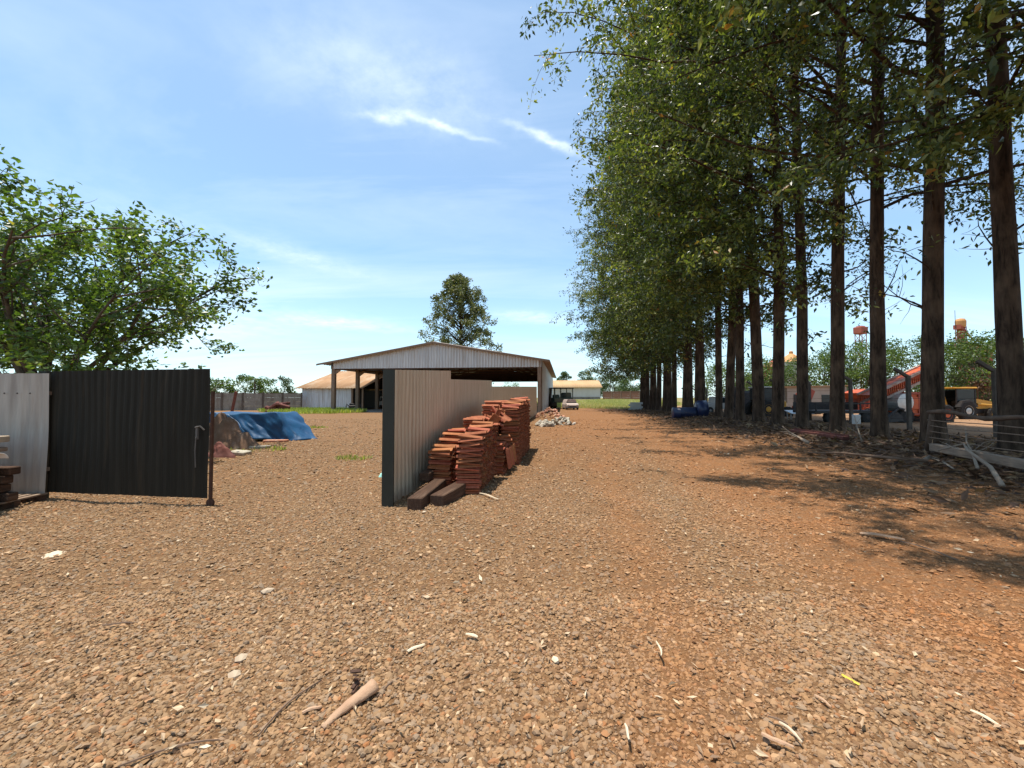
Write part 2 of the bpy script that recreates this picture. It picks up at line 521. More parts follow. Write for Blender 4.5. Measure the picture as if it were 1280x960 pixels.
# ------------------------------------------------------------------ ground
def make_ground():
    def axis(lo, hi, step):
        a = list(np.arange(lo, hi, step))
        s = step
        x = hi
        while x < 3500:
            a.append(x)
            s *= 1.16
            x += s
        return a
    ys = axis(-6, 14, .16)
    s, x, neg = .2, -6.2, []
    while x > -3000:
        neg.append(x); s *= 1.35; x -= s
    ys = np.array(neg[::-1] + ys)
    xp = axis(0, 14, .16)
    xs = np.array([-a for a in xp[:0:-1]] + xp)
    X, Y = np.meshgrid(xs, ys)
    Z = gz(X, Y)
    nx, ny = len(xs), len(ys)
    V = np.stack([X.ravel(), Y.ravel(), Z.ravel()], 1)
    i = np.arange(nx - 1)[None, :] + nx * np.arange(ny - 1)[:, None]
    F = np.stack([i, i + 1, i + 1 + nx, i + nx], -1).reshape(-1, 4)
    m, t = newmat('gravel_ground')
    co = t.n('ShaderNodeTexCoord').outputs['Object']
    tan_, org, gry = (.28, .15, .066), (.40, .14, .035), (.25, .15, .08)
    k, wv, x, y = track_band(t, co)
    base = t.mix(t.ramp(t.noise(co, .9, 5), [(.35, 0.0), (.7, 1.0)]), tan_, gry)
    c = t.mix(k, base, org)
    # stones and grit
    vo = t.n('ShaderNodeTexVoronoi', {'feature': 'F1'}, Vector=co, Scale=26.0)
    vr = t.n('ShaderNodeSeparateColor', None, Color=vo.outputs['Color']).outputs[0]
    c = t.mix(t.math('MULTIPLY', t.ramp(vr, [(.25, .0), (1.0, 1.0)]), .55), c, t.ramp(vr, [(.2, (.15, .085, .048)), (.55, (.34, .205, .11)), (.8, (.25, .17, .11)), (1, (.48, .34, .21))], 'CONSTANT'))
    grit = t.n('ShaderNodeTexVoronoi', {'feature': 'F1'}, Vector=co, Scale=80.0)
    gr = t.n('ShaderNodeSeparateColor', None, Color=grit.outputs['Color']).outputs[0]
    c = t.mix(.45, c, t.mix(t.ramp(gr, [(.1, 0.0), (.9, 1.0)]), (.16, .085, .04), (.40, .24, .125)))
    big = t.n('ShaderNodeTexVoronoi', {'feature': 'F1'}, Vector=t.mapped(co, (1, 1, 1), (0, 0, .5)), Scale=9.0)
    bgv = t.n('ShaderNodeSeparateColor', None, Color=big.outputs['Color']).outputs[1]
    c = t.mix(t.math('MULTIPLY', t.ramp(bgv, [(.55, .0), (1.0, 1.0)]), .4), c, (.20, .115, .062))
    # leaf litter and dark earth under the tree row, worn earth and grass far off
    ur = t.math('ADD', t.math('SUBTRACT', x, t.math('MULTIPLY', y, .125)), t.math('MULTIPLY', wv, .9))
    un2 = t.math('DIVIDE', ur, 40.0)
    lit = t.ramp(un2, [(7.6 / 40, 0.0), (9.3 / 40, .9), (14.5 / 40, .9), (17 / 40, .0)])
    lc = t.mix(t.ramp(t.noise(co, 9, 6, .7), [(.35, 0.0), (.65, 1.0)]), (.085, .045, .026), (.22, .125, .07))
    c = t.mix(lit, c, lc)
    yard = t.ramp(un2, [(16 / 40, 0.0), (18 / 40, 1.0)])
    c = t.mix(t.math('MULTIPLY', yard, .8), c, (.42, .26, .155))
    gm = t.math('MULTIPLY', t.ramp(t.math('DIVIDE', y, 160.0), [(66 / 160, 0.0), (78 / 160, 1.0)]), t.ramp(t.noise(co, .25, 4), [(.3, .5), (.6, 1.0)]))
    c = t.mix(gm, c, t.mix(t.noise(co, .8, 4), (.20, .22, .07), (.36, .30, .14)))
    c = t.mix(1.0, c, (.80, .77, .74), 'MULTIPLY')
    b = t.n('ShaderNodeBsdfPrincipled', None, Base_Color=c, Roughness=.95)
    b.inputs['Specular IOR Level'].default_value = .12
    h = t.math('ADD', t.math('MULTIPLY', vo.outputs['Distance'], -.5), t.math('MULTIPLY', t.noise(co, 45, 4, .7), 1.0))
    h = t.math('ADD', h, t.math('MULTIPLY', big.outputs['Distance'], -.7))
    t.set(b.inputs['Normal'], t.n('ShaderNodeBump', None, Strength=.9, Distance=.035, Height=h))
    t.n('ShaderNodeOutputMaterial', None, Surface=b)
    tag(np_mesh('ground', V, F, m, smooth=True), kind='structure')


make_ground()


def ico():
    p = (1 + 5 ** .5) / 2
    v = np.array([(-1, p, 0), (1, p, 0), (-1, -p, 0), (1, -p, 0), (0, -1, p), (0, 1, p), (0, -1, -p), (0, 1, -p), (p, 0, -1), (p, 0, 1), (-p, 0, -1), (-p, 0, 1)], float)
    v /= np.linalg.norm(v[0])
    f = np.array([(0, 11, 5), (0, 5, 1), (0, 1, 7), (0, 7, 10), (0, 10, 11), (1, 5, 9), (5, 11, 4), (11, 10, 2), (10, 7, 6), (7, 1, 8), (3, 9, 4), (3, 4, 2), (3, 2, 6), (3, 6, 8), (3, 8, 9), (4, 9, 5), (2, 4, 11), (6, 2, 10), (8, 6, 7), (9, 8, 1)])
    return v, f


IV, IF = ico()


def nz(x, y, s=1.0):
    return np.sin(x * 1.3 * s + 2.1 * np.sin(y * .9 * s)) * np.sin(y * 1.1 * s + 1.7 * np.sin(x * .7 * s + 1))


def make_gravel():
    P = []
    for (y0, y1, dens, med) in ((1.2, 3.6, 5000, .0083), (3.6, 8, 1900, .0104), (8, 16, 300, .0165), (16, 32, 30, .027)):
        area = (y1 * y1 - y0 * y0) * 1.34
        n = int(area * dens)
        y = np.sqrt(rng.uniform(y0 * y0, y1 * y1, n))
        x = rng.uniform(-1.34, 1.34, n) * y
        r = np.minimum(med * np.exp(rng.normal(0, .5, n)), med * 2.6)
        u = x - .17 * y
        keep = 1 - .38 * np.exp(-((u - .5 + .35 * nz(x, y)) / .5) ** 2) - .62 * smooth(1.9, 2.9, u + .6 * nz(x, y, .7))
        keep *= (.93 + .07 * nz(x, y, 1.7)) * (1 - .35 * smooth(.45, .8, nz(x + 3, y, .55)))
        keep *= 1 - .75 * smooth(8.0, 10, x - .125 * y)
        ok = rng.random(n) < keep
        P.append(np.stack([x[ok], y[ok], r[ok]], 1))
    def scatter(P, iv, jf, name, label):
        n, m = len(P), len(iv)
        shape = iv[None] * (1 + rng.uniform(-.26, .26, (n, m, 1)))
        sc = np.stack([rng.uniform(.75, 1.5, n), rng.uniform(.7, 1.1, n), rng.uniform(.35, .8, n)], 1)
        shape = shape * sc[:, None] * P[:, 2][:, None, None]
        th = rng.uniform(0, 6.283, n)
        tl = rng.normal(0, .25, n)
        c, s = np.cos(tl)[:, None], np.sin(tl)[:, None]
        xx, z = shape[..., 0] * c - shape[..., 2] * s, shape[..., 0] * s + shape[..., 2] * c
        yy = shape[..., 1]
        c, s = np.cos(th)[:, None], np.sin(th)[:, None]
        V = np.stack([xx * c - yy * s + P[:, 0:1], xx * s + yy * c + P[:, 1:2], z + (P[:, 2] * rng.uniform(-.1, .4, n))[:, None] + gz(P[:, 0], P[:, 1])[:, None]], -1).reshape(-1, 3)
        F = (jf[None] + m * np.arange(n)[:, None, None]).reshape(-1, 3)
        tag(np_mesh(name, V, F, M['gravel']), label, 'gravel', kind='stuff')
    OV = np.array([(1, 0, .1), (-1, .1, 0), (.1, 1, 0), (0, -1, .1), (.15, .1, 1), (0, 0, -1)], float)
    OF = np.array([(0, 2, 4), (2, 1, 4), (1, 3, 4), (3, 0, 4), (2, 0, 5), (1, 2, 5), (3, 1, 5), (0, 3, 5)])
    scatter(np.concatenate(P[:1]), IV, IF, 'gravel', 'loose brown gravel stones in the foreground')
    scatter(np.concatenate(P[1:]), OV, OF, 'gravel_chippings', 'finer brown gravel covering the yard and road farther off')


make_gravel()


# ------------------------------------------------------------------ foliage
def unit(a):
    return a / np.maximum(np.linalg.norm(a, axis=-1, keepdims=True), 1e-9)


def leaf_quads(P, D, L, W):
    n = len(P)
    D = unit(D)
    s = unit(np.cross(D, rng.normal(0, 1, (n, 3))))
    mid = P + D * (L * .42)[:, None]
    up = np.cross(D, s)
    a = mid + s * (W / 2)[:, None] + up * (W * .12)[:, None]
    b = mid - s * (W / 2)[:, None] + up * (W * .12)[:, None]
    V = np.stack([P, a, P + D * L[:, None], b], 1).reshape(-1, 3)
    return V, np.arange(4 * n).reshape(n, 4)


def leaves(name, P, D, L, W, mat, parent=None, tone=None):
    V, F = leaf_quads(np.asarray(P), np.asarray(D), np.asarray(L), np.asarray(W))
    n = len(F)
    if tone is None:
        tone = rng.random(n)
    return np_mesh(name, V, F, mat, parent, attr=np.clip(.5 * np.asarray(tone) + .6 * rng.random(n) ** 1.3 - .05, 0, 1))


def curve_pts(p0, d0, length, n, lift=0.0, wob=.12):
    """points of a bending branch; lift > 0 bends it up, < 0 lets it droop"""
    pts, p, d = [Vector(p0)], Vector(p0), Vector(d0).normalized()
    st = length / n
    for i in range(n):
        d = (d + Vector((random.gauss(0, wob), random.gauss(0, wob), random.gauss(0, wob) + lift / n))).normalized()
        p = p + d * st
        pts.append(p.copy())
    return pts


def eucalyptus(H, zmin, rmax, nl, trunk_r=.30, bare=5, lop=.55, narrow=.5, rside=.7, lsc=1.0, cnt=(34, 62)):
    """one tree: returns (trunk object, crown object) unparented"""
    tb = MB()
    n = 18
    lean = Vector((random.gauss(0, .006), random.gauss(0, .004)))
    a1, a2 = random.uniform(0, 6), random.uniform(0, 6)
    def axis(z):
        return Vector((lean.x * z + .08 * math.sin(z * .22 + a1), lean.y * z + .07 * math.sin(z * .27 + a2), z)) - Vector((.08 * math.sin(a1), .07 * math.sin(a2), 0))
    zs = [-.3, 0, .15, .4, .9, 1.8] + [1.8 + (H - 1.8) * (i / n) for i in range(1, n + 1)]
    def rad(z):
        z = max(z, 0)
        return trunk_r * (max(0.0, 1 - z / (H * 1.03)) ** .8) * (1 + .38 * math.exp(-z / .35)) + .015
    seg = 14
    base = len(tb.v)
    for i, z in enumerate(zs):
        c = axis(z)
        for k in range(seg):
            th = 2 * math.pi * k / seg
            r = rad(z) * (1 + .05 * math.sin(3 * th + z * 1.3 + a1) + random.uniform(-.035, .035))
            tb.v.append((c.x + r * math.cos(th), c.y + r * math.sin(th), z))
    for i in range(len(zs) - 1):
        for k in range(seg):
            k2 = (k + 1) % seg
            tb.f.append((base + i * seg + k, base + i * seg + k2, base + (i + 1) * seg + k2, base + (i + 1) * seg + k))
    P, D, L, W, T = [], [], [], [], []
    sky_gap = [random.uniform(zmin, H) for _ in range(3)]
    def spray(pts, cnt, spread=.22):
        tone = random.random()
        for _ in range(cnt):
            s = random.random() ** .7 * (len(pts) - 1.001)
            i = int(s)
            q = pts[i].lerp(pts[i + 1], s - i)
            P.append((q.x + random.gauss(0, spread), q.y + random.gauss(0, spread), q.z + random.gauss(0, spread) - .08))
            D.append((random.gauss(0, .75), random.gauss(0, .75), random.gauss(-.55, .5)))
            l = random.uniform(.17, .36) * lsc
            L.append(l)
            W.append(l * random.uniform(.34, .5))
            T.append(tone)
    for i in range(nl):
        t = (i + random.random()) / nl
        t = t ** .92
        z = zmin + (H - 1.0 - zmin) * t
        az = (math.pi if random.random() < lop else 0) + random.gauss(0, .75)
        ell = 1 / math.sqrt(math.cos(az) ** 2 + (math.sin(az) / narrow) ** 2)
        if math.cos(az) > 0 and rside > .72:
            z = max(4.6, z - random.uniform(0, 3.6))
        reach = rmax * ell * (.72 + .28 * min(1, t / .15)) * (1 - .78 * t ** 2.0) * random.uniform(.5, 1.08) * (rside if math.cos(az) > 0 else 1) + .5
        el = random.uniform(.10, .55) + .35 * t
        p0 = axis(z)
        d0 = Vector((math.cos(az) * math.cos(el), math.sin(az) * math.cos(el), math.sin(el)))
        ln = reach / max(.55, math.cos(el * .8))
        pts = curve_pts(p0, d0, ln, 7, -.35, .10)
        r0 = .017 + .0052 * ln
        tb.tube(pts, [r0 * (1 - .85 * j / 7) for j in range(8)], 5, False)
        ns = int(ln * .95) + 2
        for j in range(ns):
            s = (.22 + .78 * ((j + random.random()) / ns)) * 6.99
            k = int(s)
            q = pts[k].lerp(pts[k + 1], s - k)
            tg = (pts[k + 1] - pts[k]).normalized()
            dd = tg * .7 + Vector((random.gauss(0, .6), random.gauss(0, .6), random.gauss(-.1, .4)))
            sp = curve_pts(q, dd, random.uniform(.7, 1.9) * (.75 + .04 * ln), 3, -.7, .15)
            tb.tube(sp, [.012, .009, .006, .003], 3, False)
            spray(sp, random.randint(*cnt), .2)
        spray(pts[4:], 16)
    for i in range(bare):                         # dead, leafless lower branches
        z = random.uniform(3.5, zmin + 3)
        az = random.uniform(0, 6.283)
        pts = curve_pts(axis(z), (math.cos(az), math.sin(az), random.uniform(.1, .9)), random.uniform(1.2, 3.2), 5, random.uniform(-.3, .6), .16)
        tb.tube(pts, [.035, .028, .022, .017, .012, .006], 5, False)
        for j in (2, 3, 4):
            sp = curve_pts(pts[j], (random.gauss(0, 1), random.gauss(0, 1), random.gauss(.2, .6)), random.uniform(.4, 1.1), 3, 0, .2)
            tb.tube(sp, [.012, .009, .006, .003], 3, False)
            if random.random() < .35: spray(sp, 10)
    tr = tb.build('trunk', M['ebark'], smooth=True)
    cr = leaves('crown', P, D, L, W, M['eleaf'], None, T)
    return tr, cr


def mount(root, *parts):
    for p_ in parts:
        p_.parent = root


def seeded(k, *a, **kw):
    random.seed(k)
    return eucalyptus(*a, **kw)


edge_kinds = [seeded(101, 38, 7.4, 11.7, 62, .28, 4, .62, .5, .8, .8, (80, 140)), seeded(102, 40, 7.7, 11.5, 62, .28, 4, .62, .5, .8, .8, (80, 140))]
near_kinds = [seeded(103, 38, 9.0, 12.4, 66, .24, 7, .58, .5, .9, .7, (34, 64)), seeded(104, 41, 8.4, 12.4, 68, .26, 7, .6, .5, .9, .7, (34, 64)), seeded(105, 40, 8.6, 12.0, 66, .25, 8, .58, .5, .9, .7, (34, 64))]
mid_kinds = [seeded(106, 45, 6.2, 10.6, 92, .26, 4, .6), seeded(107, 47, 5.8, 10.4, 92, .25, 4, .6), seeded(108, 44, 6.5, 10.2, 90, .26, 4, .6)]
far_kinds = [seeded(109, 45, 4.6, 9.9, 102, .27, 2, .62), seeded(110, 48, 5.0, 9.7, 104, .28, 2, .62), seeded(111, 46, 4.4, 10.0, 102, .27, 2, .62)]
random.seed(77)
kind_proto = {}
ORD = ['second', 'third', 'fourth', 'fifth', 'sixth', 'seventh', 'eighth', 'ninth', 'tenth', 'eleventh', 'twelfth', 'thirteenth']
for i in range(-4, 23):
    Y = 10.8 + 2.32 * i + (random.gauss(0, .12) if i > 1 else 0)
    X = 11.6 + .125 * Y + (random.gauss(0, .12) if i > 1 else 0)
    grp = 'eucalyptus trees in the row along the road'
    if i < 0:
        lab = ['eucalyptus beside the near end of the rail fence, overhanging the road', 'eucalyptus past the picture edge whose boughs hang at the top corner', 'eucalyptus beyond the right picture edge casting the long road shadow', 'nearest eucalyptus, unseen itself, casting the small road shadow'][-i - 1]
    elif i == 0:
        lab = 'thick eucalyptus trunk standing right behind the wires of the rail fence'
    elif i == 1:
        lab = 'eucalyptus where the log rail fence ends, with a broken stub on its trunk'
    elif i < 13:
        lab = '%s eucalyptus of the row counted away from the rail fence end' % ORD[i - 2]
    else:
        lab = 'dark eucalyptus crowded with others at the far end of the row'
    kinds = edge_kinds if i < 0 else near_kinds if i < 4 else mid_kinds if i < 12 else far_kinds
    key = (len(kinds), id(kinds), i % len(kinds))
    rz = RZ + random.gauss(0, .12)
    loc = (X, Y, float(gz(X, Y)) - .02)
    sc = random.uniform(.94, 1.06)
    gth = random.uniform(.86, 1.14) if i > 1 else random.uniform(.96, 1.04)
    sc = (sc * gth, sc * gth, sc)
    rz = (random.gauss(0, .011), random.gauss(0, .011), rz) if i > 1 else (0, 0, rz)
    if key not in kind_proto:
        root = thing('eucalyptus_tree', lab, 'tree', loc, 0, grp)
        root.rotation_euler = rz
        root.scale = sc
        mount(root, *kinds[key[2]])
        kind_proto[key] = root
    else:
        dup(kind_proto[key], loc, rz, lab, grp, sc)


def bushy(name, label, X, Y, h, r, mat, n=2600, leaf=.22, group=None, trunk=.14, clumps=26, zlow=.12, trunkmat=None):
    z0 = float(gz(X, Y))
    root = thing(name, label, 'tree', (X, Y, z0), random.uniform(0, 6), group)
    tb = MB()
    top = Vector((random.gauss(0, .3), random.gauss(0, .3), h * .62))
    tb.tube([(0, 0, -.2), (0, 0, h * .2), top * .6, top], [trunk, trunk * .85, trunk * .6, trunk * .3], 8)
    P = []
    per = n // clumps
    for i in range(clumps):
        az, v = random.uniform(0, 6.283), random.uniform(zlow, 1)
        rr = r * math.sqrt(max(0.05, 1 - (2 * abs(v - .45)) ** 2.2 * .8)) * random.uniform(.35, .92)
        c = Vector((rr * math.cos(az), rr * math.sin(az), h * v * .94))
        a = top * random.uniform(.3, .95)
        tb.tube([a, a.lerp(c, .5) + Vector((0, 0, .1 * h * random.random())), c], [trunk * .3, trunk * .18, trunk * .06], 5, False)
        cs = r * random.uniform(.2, .36)
        q = rng.normal(0, 1, (per, 3))
        q = unit(q) * (rng.random((per, 1)) ** .45) * cs * np.array([1, 1, .72])
        P.append(q + np.array(c))
    P = np.concatenate(P)
    D = rng.normal(0, 1, P.shape) + np.array([0, 0, -.15])
    L = rng.uniform(.7, 1.35, len(P)) * leaf
    tb.build('trunk', trunkmat or M['gbark'], root, True)
    leaves('crown', P, D, L, L * .55, mat, root)
    return root


# broad tree behind the open gate
def broad_tree():
    random.seed(23)
    X, Y = -14.4, 12.6
    root = thing('broadleaf_tree', 'spreading broadleaf tree with airy bright green crown behind the dark gate', 'tree', (X, Y, 0))
    tb = MB()
    P, D, L = [], [], []
    tb.tube([(0, 0, -.2), (.05, 0, .5), (.15, 0, 1.1), (.2, .05, 1.5)], [.32, .25, .23, .22], 12)
    stems = []
    for k in range(19):
        f = k / 18
        th = math.pi * (.11 + .82 * f)                       # a fan of limbs from right to left
        dep = (-.55, .5, 0.05)[k % 3]
        top = 4.7 + 1.3 * math.sin(th) + random.uniform(-.4, .3)
        stems.append(((.2, 0, 1.1 + .3 * math.sin(th)), (math.cos(th) * 1.15, dep, .22 + math.sin(th) * .95), top))
    def inside(q):
        z = float(np.interp(q.x, [-7, -1.2, 1.5, 3.6, 5.2, 6.7, 7.0], [6.5, 8.0, 8.6, 8.0, 6.5, 4.7, 0]))
        return q.z < z + random.gauss(0, .22)
    def tuft(q, n):
        if not inside(q): return
        for _ in range(n):
            P.append((q.x + random.gauss(0, .13), q.y + random.gauss(0, .13), q.z + random.gauss(0, .12)))
            D.append((random.gauss(0, 1), random.gauss(0, 1), random.gauss(-.1, .5)))
            L.append(random.uniform(.10, .22))
    def grow(p, d, ln, r, lev):
        n = 6
        d = Vector(d)
        if lev and not inside(Vector(p)): return
        if lev and p.z < 2.6: d.z = abs(d.z) + .15
        pts = curve_pts(p, d, ln, n, .05 if lev == 0 else 0, .11)
        tb.tube(pts, [r * (1 - .75 * j / n) for j in range(n + 1)], 7 if lev == 0 else 4, False)
        if lev == 2:
            for q in pts[1:]:
                tuft(q, 5)
            tuft(pts[-1], 10)
            return
        cnt = (9 if lev == 0 else 4)
        for j in range(cnt):
            s = (.22 + .78 * (j + random.random()) / cnt) * (n - .01)
            k = int(s)
            q = pts[k].lerp(pts[k + 1], s - k)
            tg = (pts[k + 1] - pts[k]).normalized()
            dd = tg + Vector((random.gauss(0, .75), random.gauss(0, .75), random.gauss(.1, .55)))
            grow(q, dd, ln * random.uniform(.26, .42) if lev == 0 else ln * random.uniform(.35, .6), r * .38, lev + 1)
        tuft(pts[-1], 10)
    for p, d, ln in stems:
        grow(p, d, ln, .085, 0)
    tb.build('trunk', M['gbark'], root, True)
    L = np.array(L)
    leaves('crown', P, D, L, L * .58, M['gleaf'], root)


broad_tree()
# tall conical eucalyptus beyond the shed
def lone_euc():
    p_ = at(574, 497, 98)
    H = 31.5
    root = thing('eucalyptus_tree', 'tall conical eucalyptus standing alone behind the open shed', 'tree', (p_.x, p_.y, 0), .4)
    tb = MB()
    tb.tube([(0, 0, -.2), (.1, 0, 8), (.3, .1, 18), (.2, 0, 29)], [.45, .38, .25, .06], 10)
    P = []
    for i in range(270):
        t = random.random() ** .8
        z = 6 + (H - 7) * t
        rr = (11.8 * (1 - t) ** .5 + .3) * random.uniform(.25, 1.0)
        az = random.uniform(0, 6.283)
        c = Vector((rr * math.cos(az), rr * math.sin(az), z))
        tb.tube([(.2, 0, max(3, z - rr * .6)), (c.x * .5, c.y * .5, z - rr * .15), tuple(c)], [.09, .06, .02], 5, False)
        cs = random.uniform(.9, 1.9) * (1 - .35 * t)
        q = unit(rng.normal(0, 1, (75, 3))) * (rng.random((75, 1)) ** .4) * cs * np.array([1, 1, .85])
        P.append(q + np.array(c))
    P = np.concatenate(P)
    L = rng.uniform(.35, .75, len(P))
    tb.build('trunk', M['ebark'], root, True)
    leaves('crown', P, rng.normal(0, 1, P.shape) + np.array([0, 0, -.4]), L, L * .42, M['loneleaf'], root)


lone_euc()


def corr_sheet(length, height, pitch, amp, name, mat, parent=None, h1=None, solid=.004, bulge=0.0, sub=6, trap=False):
    """corrugated sheet along local x, standing on z=0, ribs vertical; height may change linearly to h1"""
    n = max(2, int(length / pitch * sub))
    if h1 is None: h1 = height
    mb = MB()
    rows = 8 if bulge else 2
    for j in range(rows):
        for i in range(n + 1):
            x = length * i / n
            ph = (x / pitch) % 1
            if trap:
                y = amp * (1 if ph < .3 else (1 - (ph - .3) / .1 if ph < .4 else (0 if ph < .9 else (ph - .9) / .1)))
            else:
                y = amp * math.cos(2 * math.pi * ph)
            z = (height + (h1 - height) * i / n) * j / (rows - 1)
            if bulge:
                y += bulge * math.sin(x * 2.1 + .4) * math.sin(j / (rows - 1) * 3.1) + bulge * .4 * math.sin(x * 5.3 + j)
            mb.v.append((x, y, z))
    for j in range(rows - 1):
        for i in range(n):
            a = j * (n + 1) + i
            mb.f.append((a, a + 1, a + n + 2, a + n + 1))
    o = mb.build(name, mat, parent, True)
    return o


# ------------------------------------------------------------------ gate, fences at the entrance
def gate():
    a, b = Vector((-7.50, 6.78, 0)), Vector((-4.62, 6.36, 0))
    d = b - a
    L_ = d.length
    root = thing('sheet_metal_gate', 'dark corrugated metal gate leaf standing open at the entrance', 'gate', a, math.atan2(d.y, d.x))
    sh = corr_sheet(L_ + .03, 1.95, .125, .011, 'sheet', M['darksheet'], root, h1=1.96, bulge=.02, sub=8, trap=True)
    sh.location = (0, -.03, .13)
    f = MB()
    f.box((L_ / 2, .03, .24), (L_ - .1, .04, .05)).box((L_ / 2, .03, 1.1), (L_ - .1, .04, .05)).box((L_ / 2, .03, 1.9), (L_ - .1, .04, .05))
    f.box((.04, .03, 1.1), (.05, .045, 1.9))
    f.build('frame', M['rust'], root)
    MB().tube([(L_ + .055, .0, .02), (L_ + .055, .0, 1.75)], .026, 8).build('leading_post', M['rust'], root)
    k = MB()
    k.lathe([(.02, -.02), (.06, -.018), (.06, .018), (.02, .02)], (L_ + .055, .0, .06), 14, 'y')
    k.build('wheel', M['rust'], root)
    lt = MB()
    lt.box((L_ - .13, -.07, 1.12), (.035, .03, .2)).tube([(L_ - .15, -.085, 1.2), (L_ - .07, -.085, 1.22), (L_ - .02, -.06, 1.16)], .012, 6)
    lt.tube([(L_ - .13, -.09, 1.05), (L_ - .14, -.09, .85), (L_ - .13, -.085, .6)], .009, 5)
    lt.build('latch', M['latch'], root)
    for z in (.4, 1.7):
        hg = MB()
        hg.tube([(-.03, .03, z), (-.03, .03, z + .14)], .025, 8).box((.04, .03, z + .07), (.14, .02, .05))
        hg.build('hinge', M['rust'], root)
    # gate post
    pp = thing('gate_post', 'black steel gate post between the pale sheet fence and the gate', 'post', a + Vector((-.12, .03, 0)))
    MB().box((0, 0, 1.03), (.10, .10, 2.06)).box((0, 0, 2.07), (.12, .12, .02)).build('shaft', M['darkgreen'], pp)


gate()


def pale_fence():
    root = thing('sheet_fence', 'pale galvanised sheet fence left of the dark gate', 'fence', (-10.62, 6.62, 0), .02)
    s = corr_sheet(3.18, 2.0, .20, .018, 'sheet', M['galv'], root, h1=2.0, bulge=.015, sub=10, trap=True)
    s.location = (0, 0, .04)
    f = MB()
    f.box((1.6, .06, .5), (3.1, .05, .06)).box((1.6, .06, 1.72), (3.1, .05, .06))
    f.build('rail', M['postwood'], root)
    for i in range(15):
        MB().lathe([(.014, 0), (.012, -.006), (.004, -.01)], (.12 + .2 * i, -.03, 1.72), 8, 'y').build('screw', M['darkmetal'], root)
    for x in (.05, 1.6):
        MB().box((x, .14, 1.0), (.09, .09, 2.0)).build('post', M['postwood'], root)


pale_fence()


def road_fence():
    p0 = Vector((-1.86, 6.36, 0))
    root = thing('sheet_fence', 'brown dusted corrugated sheet fence running back beside the roof tiles', 'fence', p0, math.atan2(AX.y, AX.x))
    x = 0
    for (ln, h0, h1) in ((3.4, 2.08, 2.28), (5.6, 2.08, 2.28), (25.5, 2.06, 2.72)):
        s = corr_sheet(ln, h0, .165, .02, 'sheet', M['galvroad'], root, h1=h1, bulge=.012, sub=8, trap=True)
        s.location = (x + .02, 0, .0)
        x += ln
    MB().box((-.01, .02, 1.04), (.03, .18, 2.08)).build('end_plate', M['darkgreen'], root)
    f = MB()
    f.box((x / 2, .07, .55), (x, .05, .06)).box((x / 2, .07, 1.6), (x, .05, .06))
    f.build('rail', M['postwood'], root)
    for k in range(14):
        MB().box((.2 + k * 2.45, .15, 1.0), (.09, .09, 2.0)).build('post', M['postwood'], root)


road_fence()


# ------------------------------------------------------------------ big open shed
def gable_sheet_pts(width, zb, z_eave, z_peak, pitch, amp):
    mb = MB()
    n = int(width / pitch * 4)
    for i in range(n + 1):
        x = width * i / n
        y = amp * math.cos(2 * math.pi * (x / pitch))
        zt = z_eave + (z_peak - z_eave) * (1 - abs(2 * x / width - 1))
        mb.v += [(x, y, zb), (x, y, zt)]
    for i in range(n):
        a = 2 * i
        mb.f.append((a, a + 2, a + 3, a + 1))
    return mb


def roof_plane(pa, pb, pc, pd, name, mat, parent, ribs, amp, solid=.03):
    """sheet with ribs running from edge pa-pb (eave) to pd-pc (ridge)"""
    pa, pb, pc, pd = map(Vector, (pa, pb, pc, pd))
    nrm = (pb - pa).cross(pd - pa).normalized()
    mb = MB()
    n = ribs * 4
    for i in range(n + 1):
        s = i / n
        o = nrm * (amp * math.cos(2 * math.pi * s * ribs))
        mb.v += [tuple(pa.lerp(pb, s) + o), tuple(pd.lerp(pc, s) + o)]
    for i in range(n):
        a = 2 * i
        mb.f.append((a, a + 2, a + 3, a + 1))
    return mb.build(name, mat, parent, True, solid)


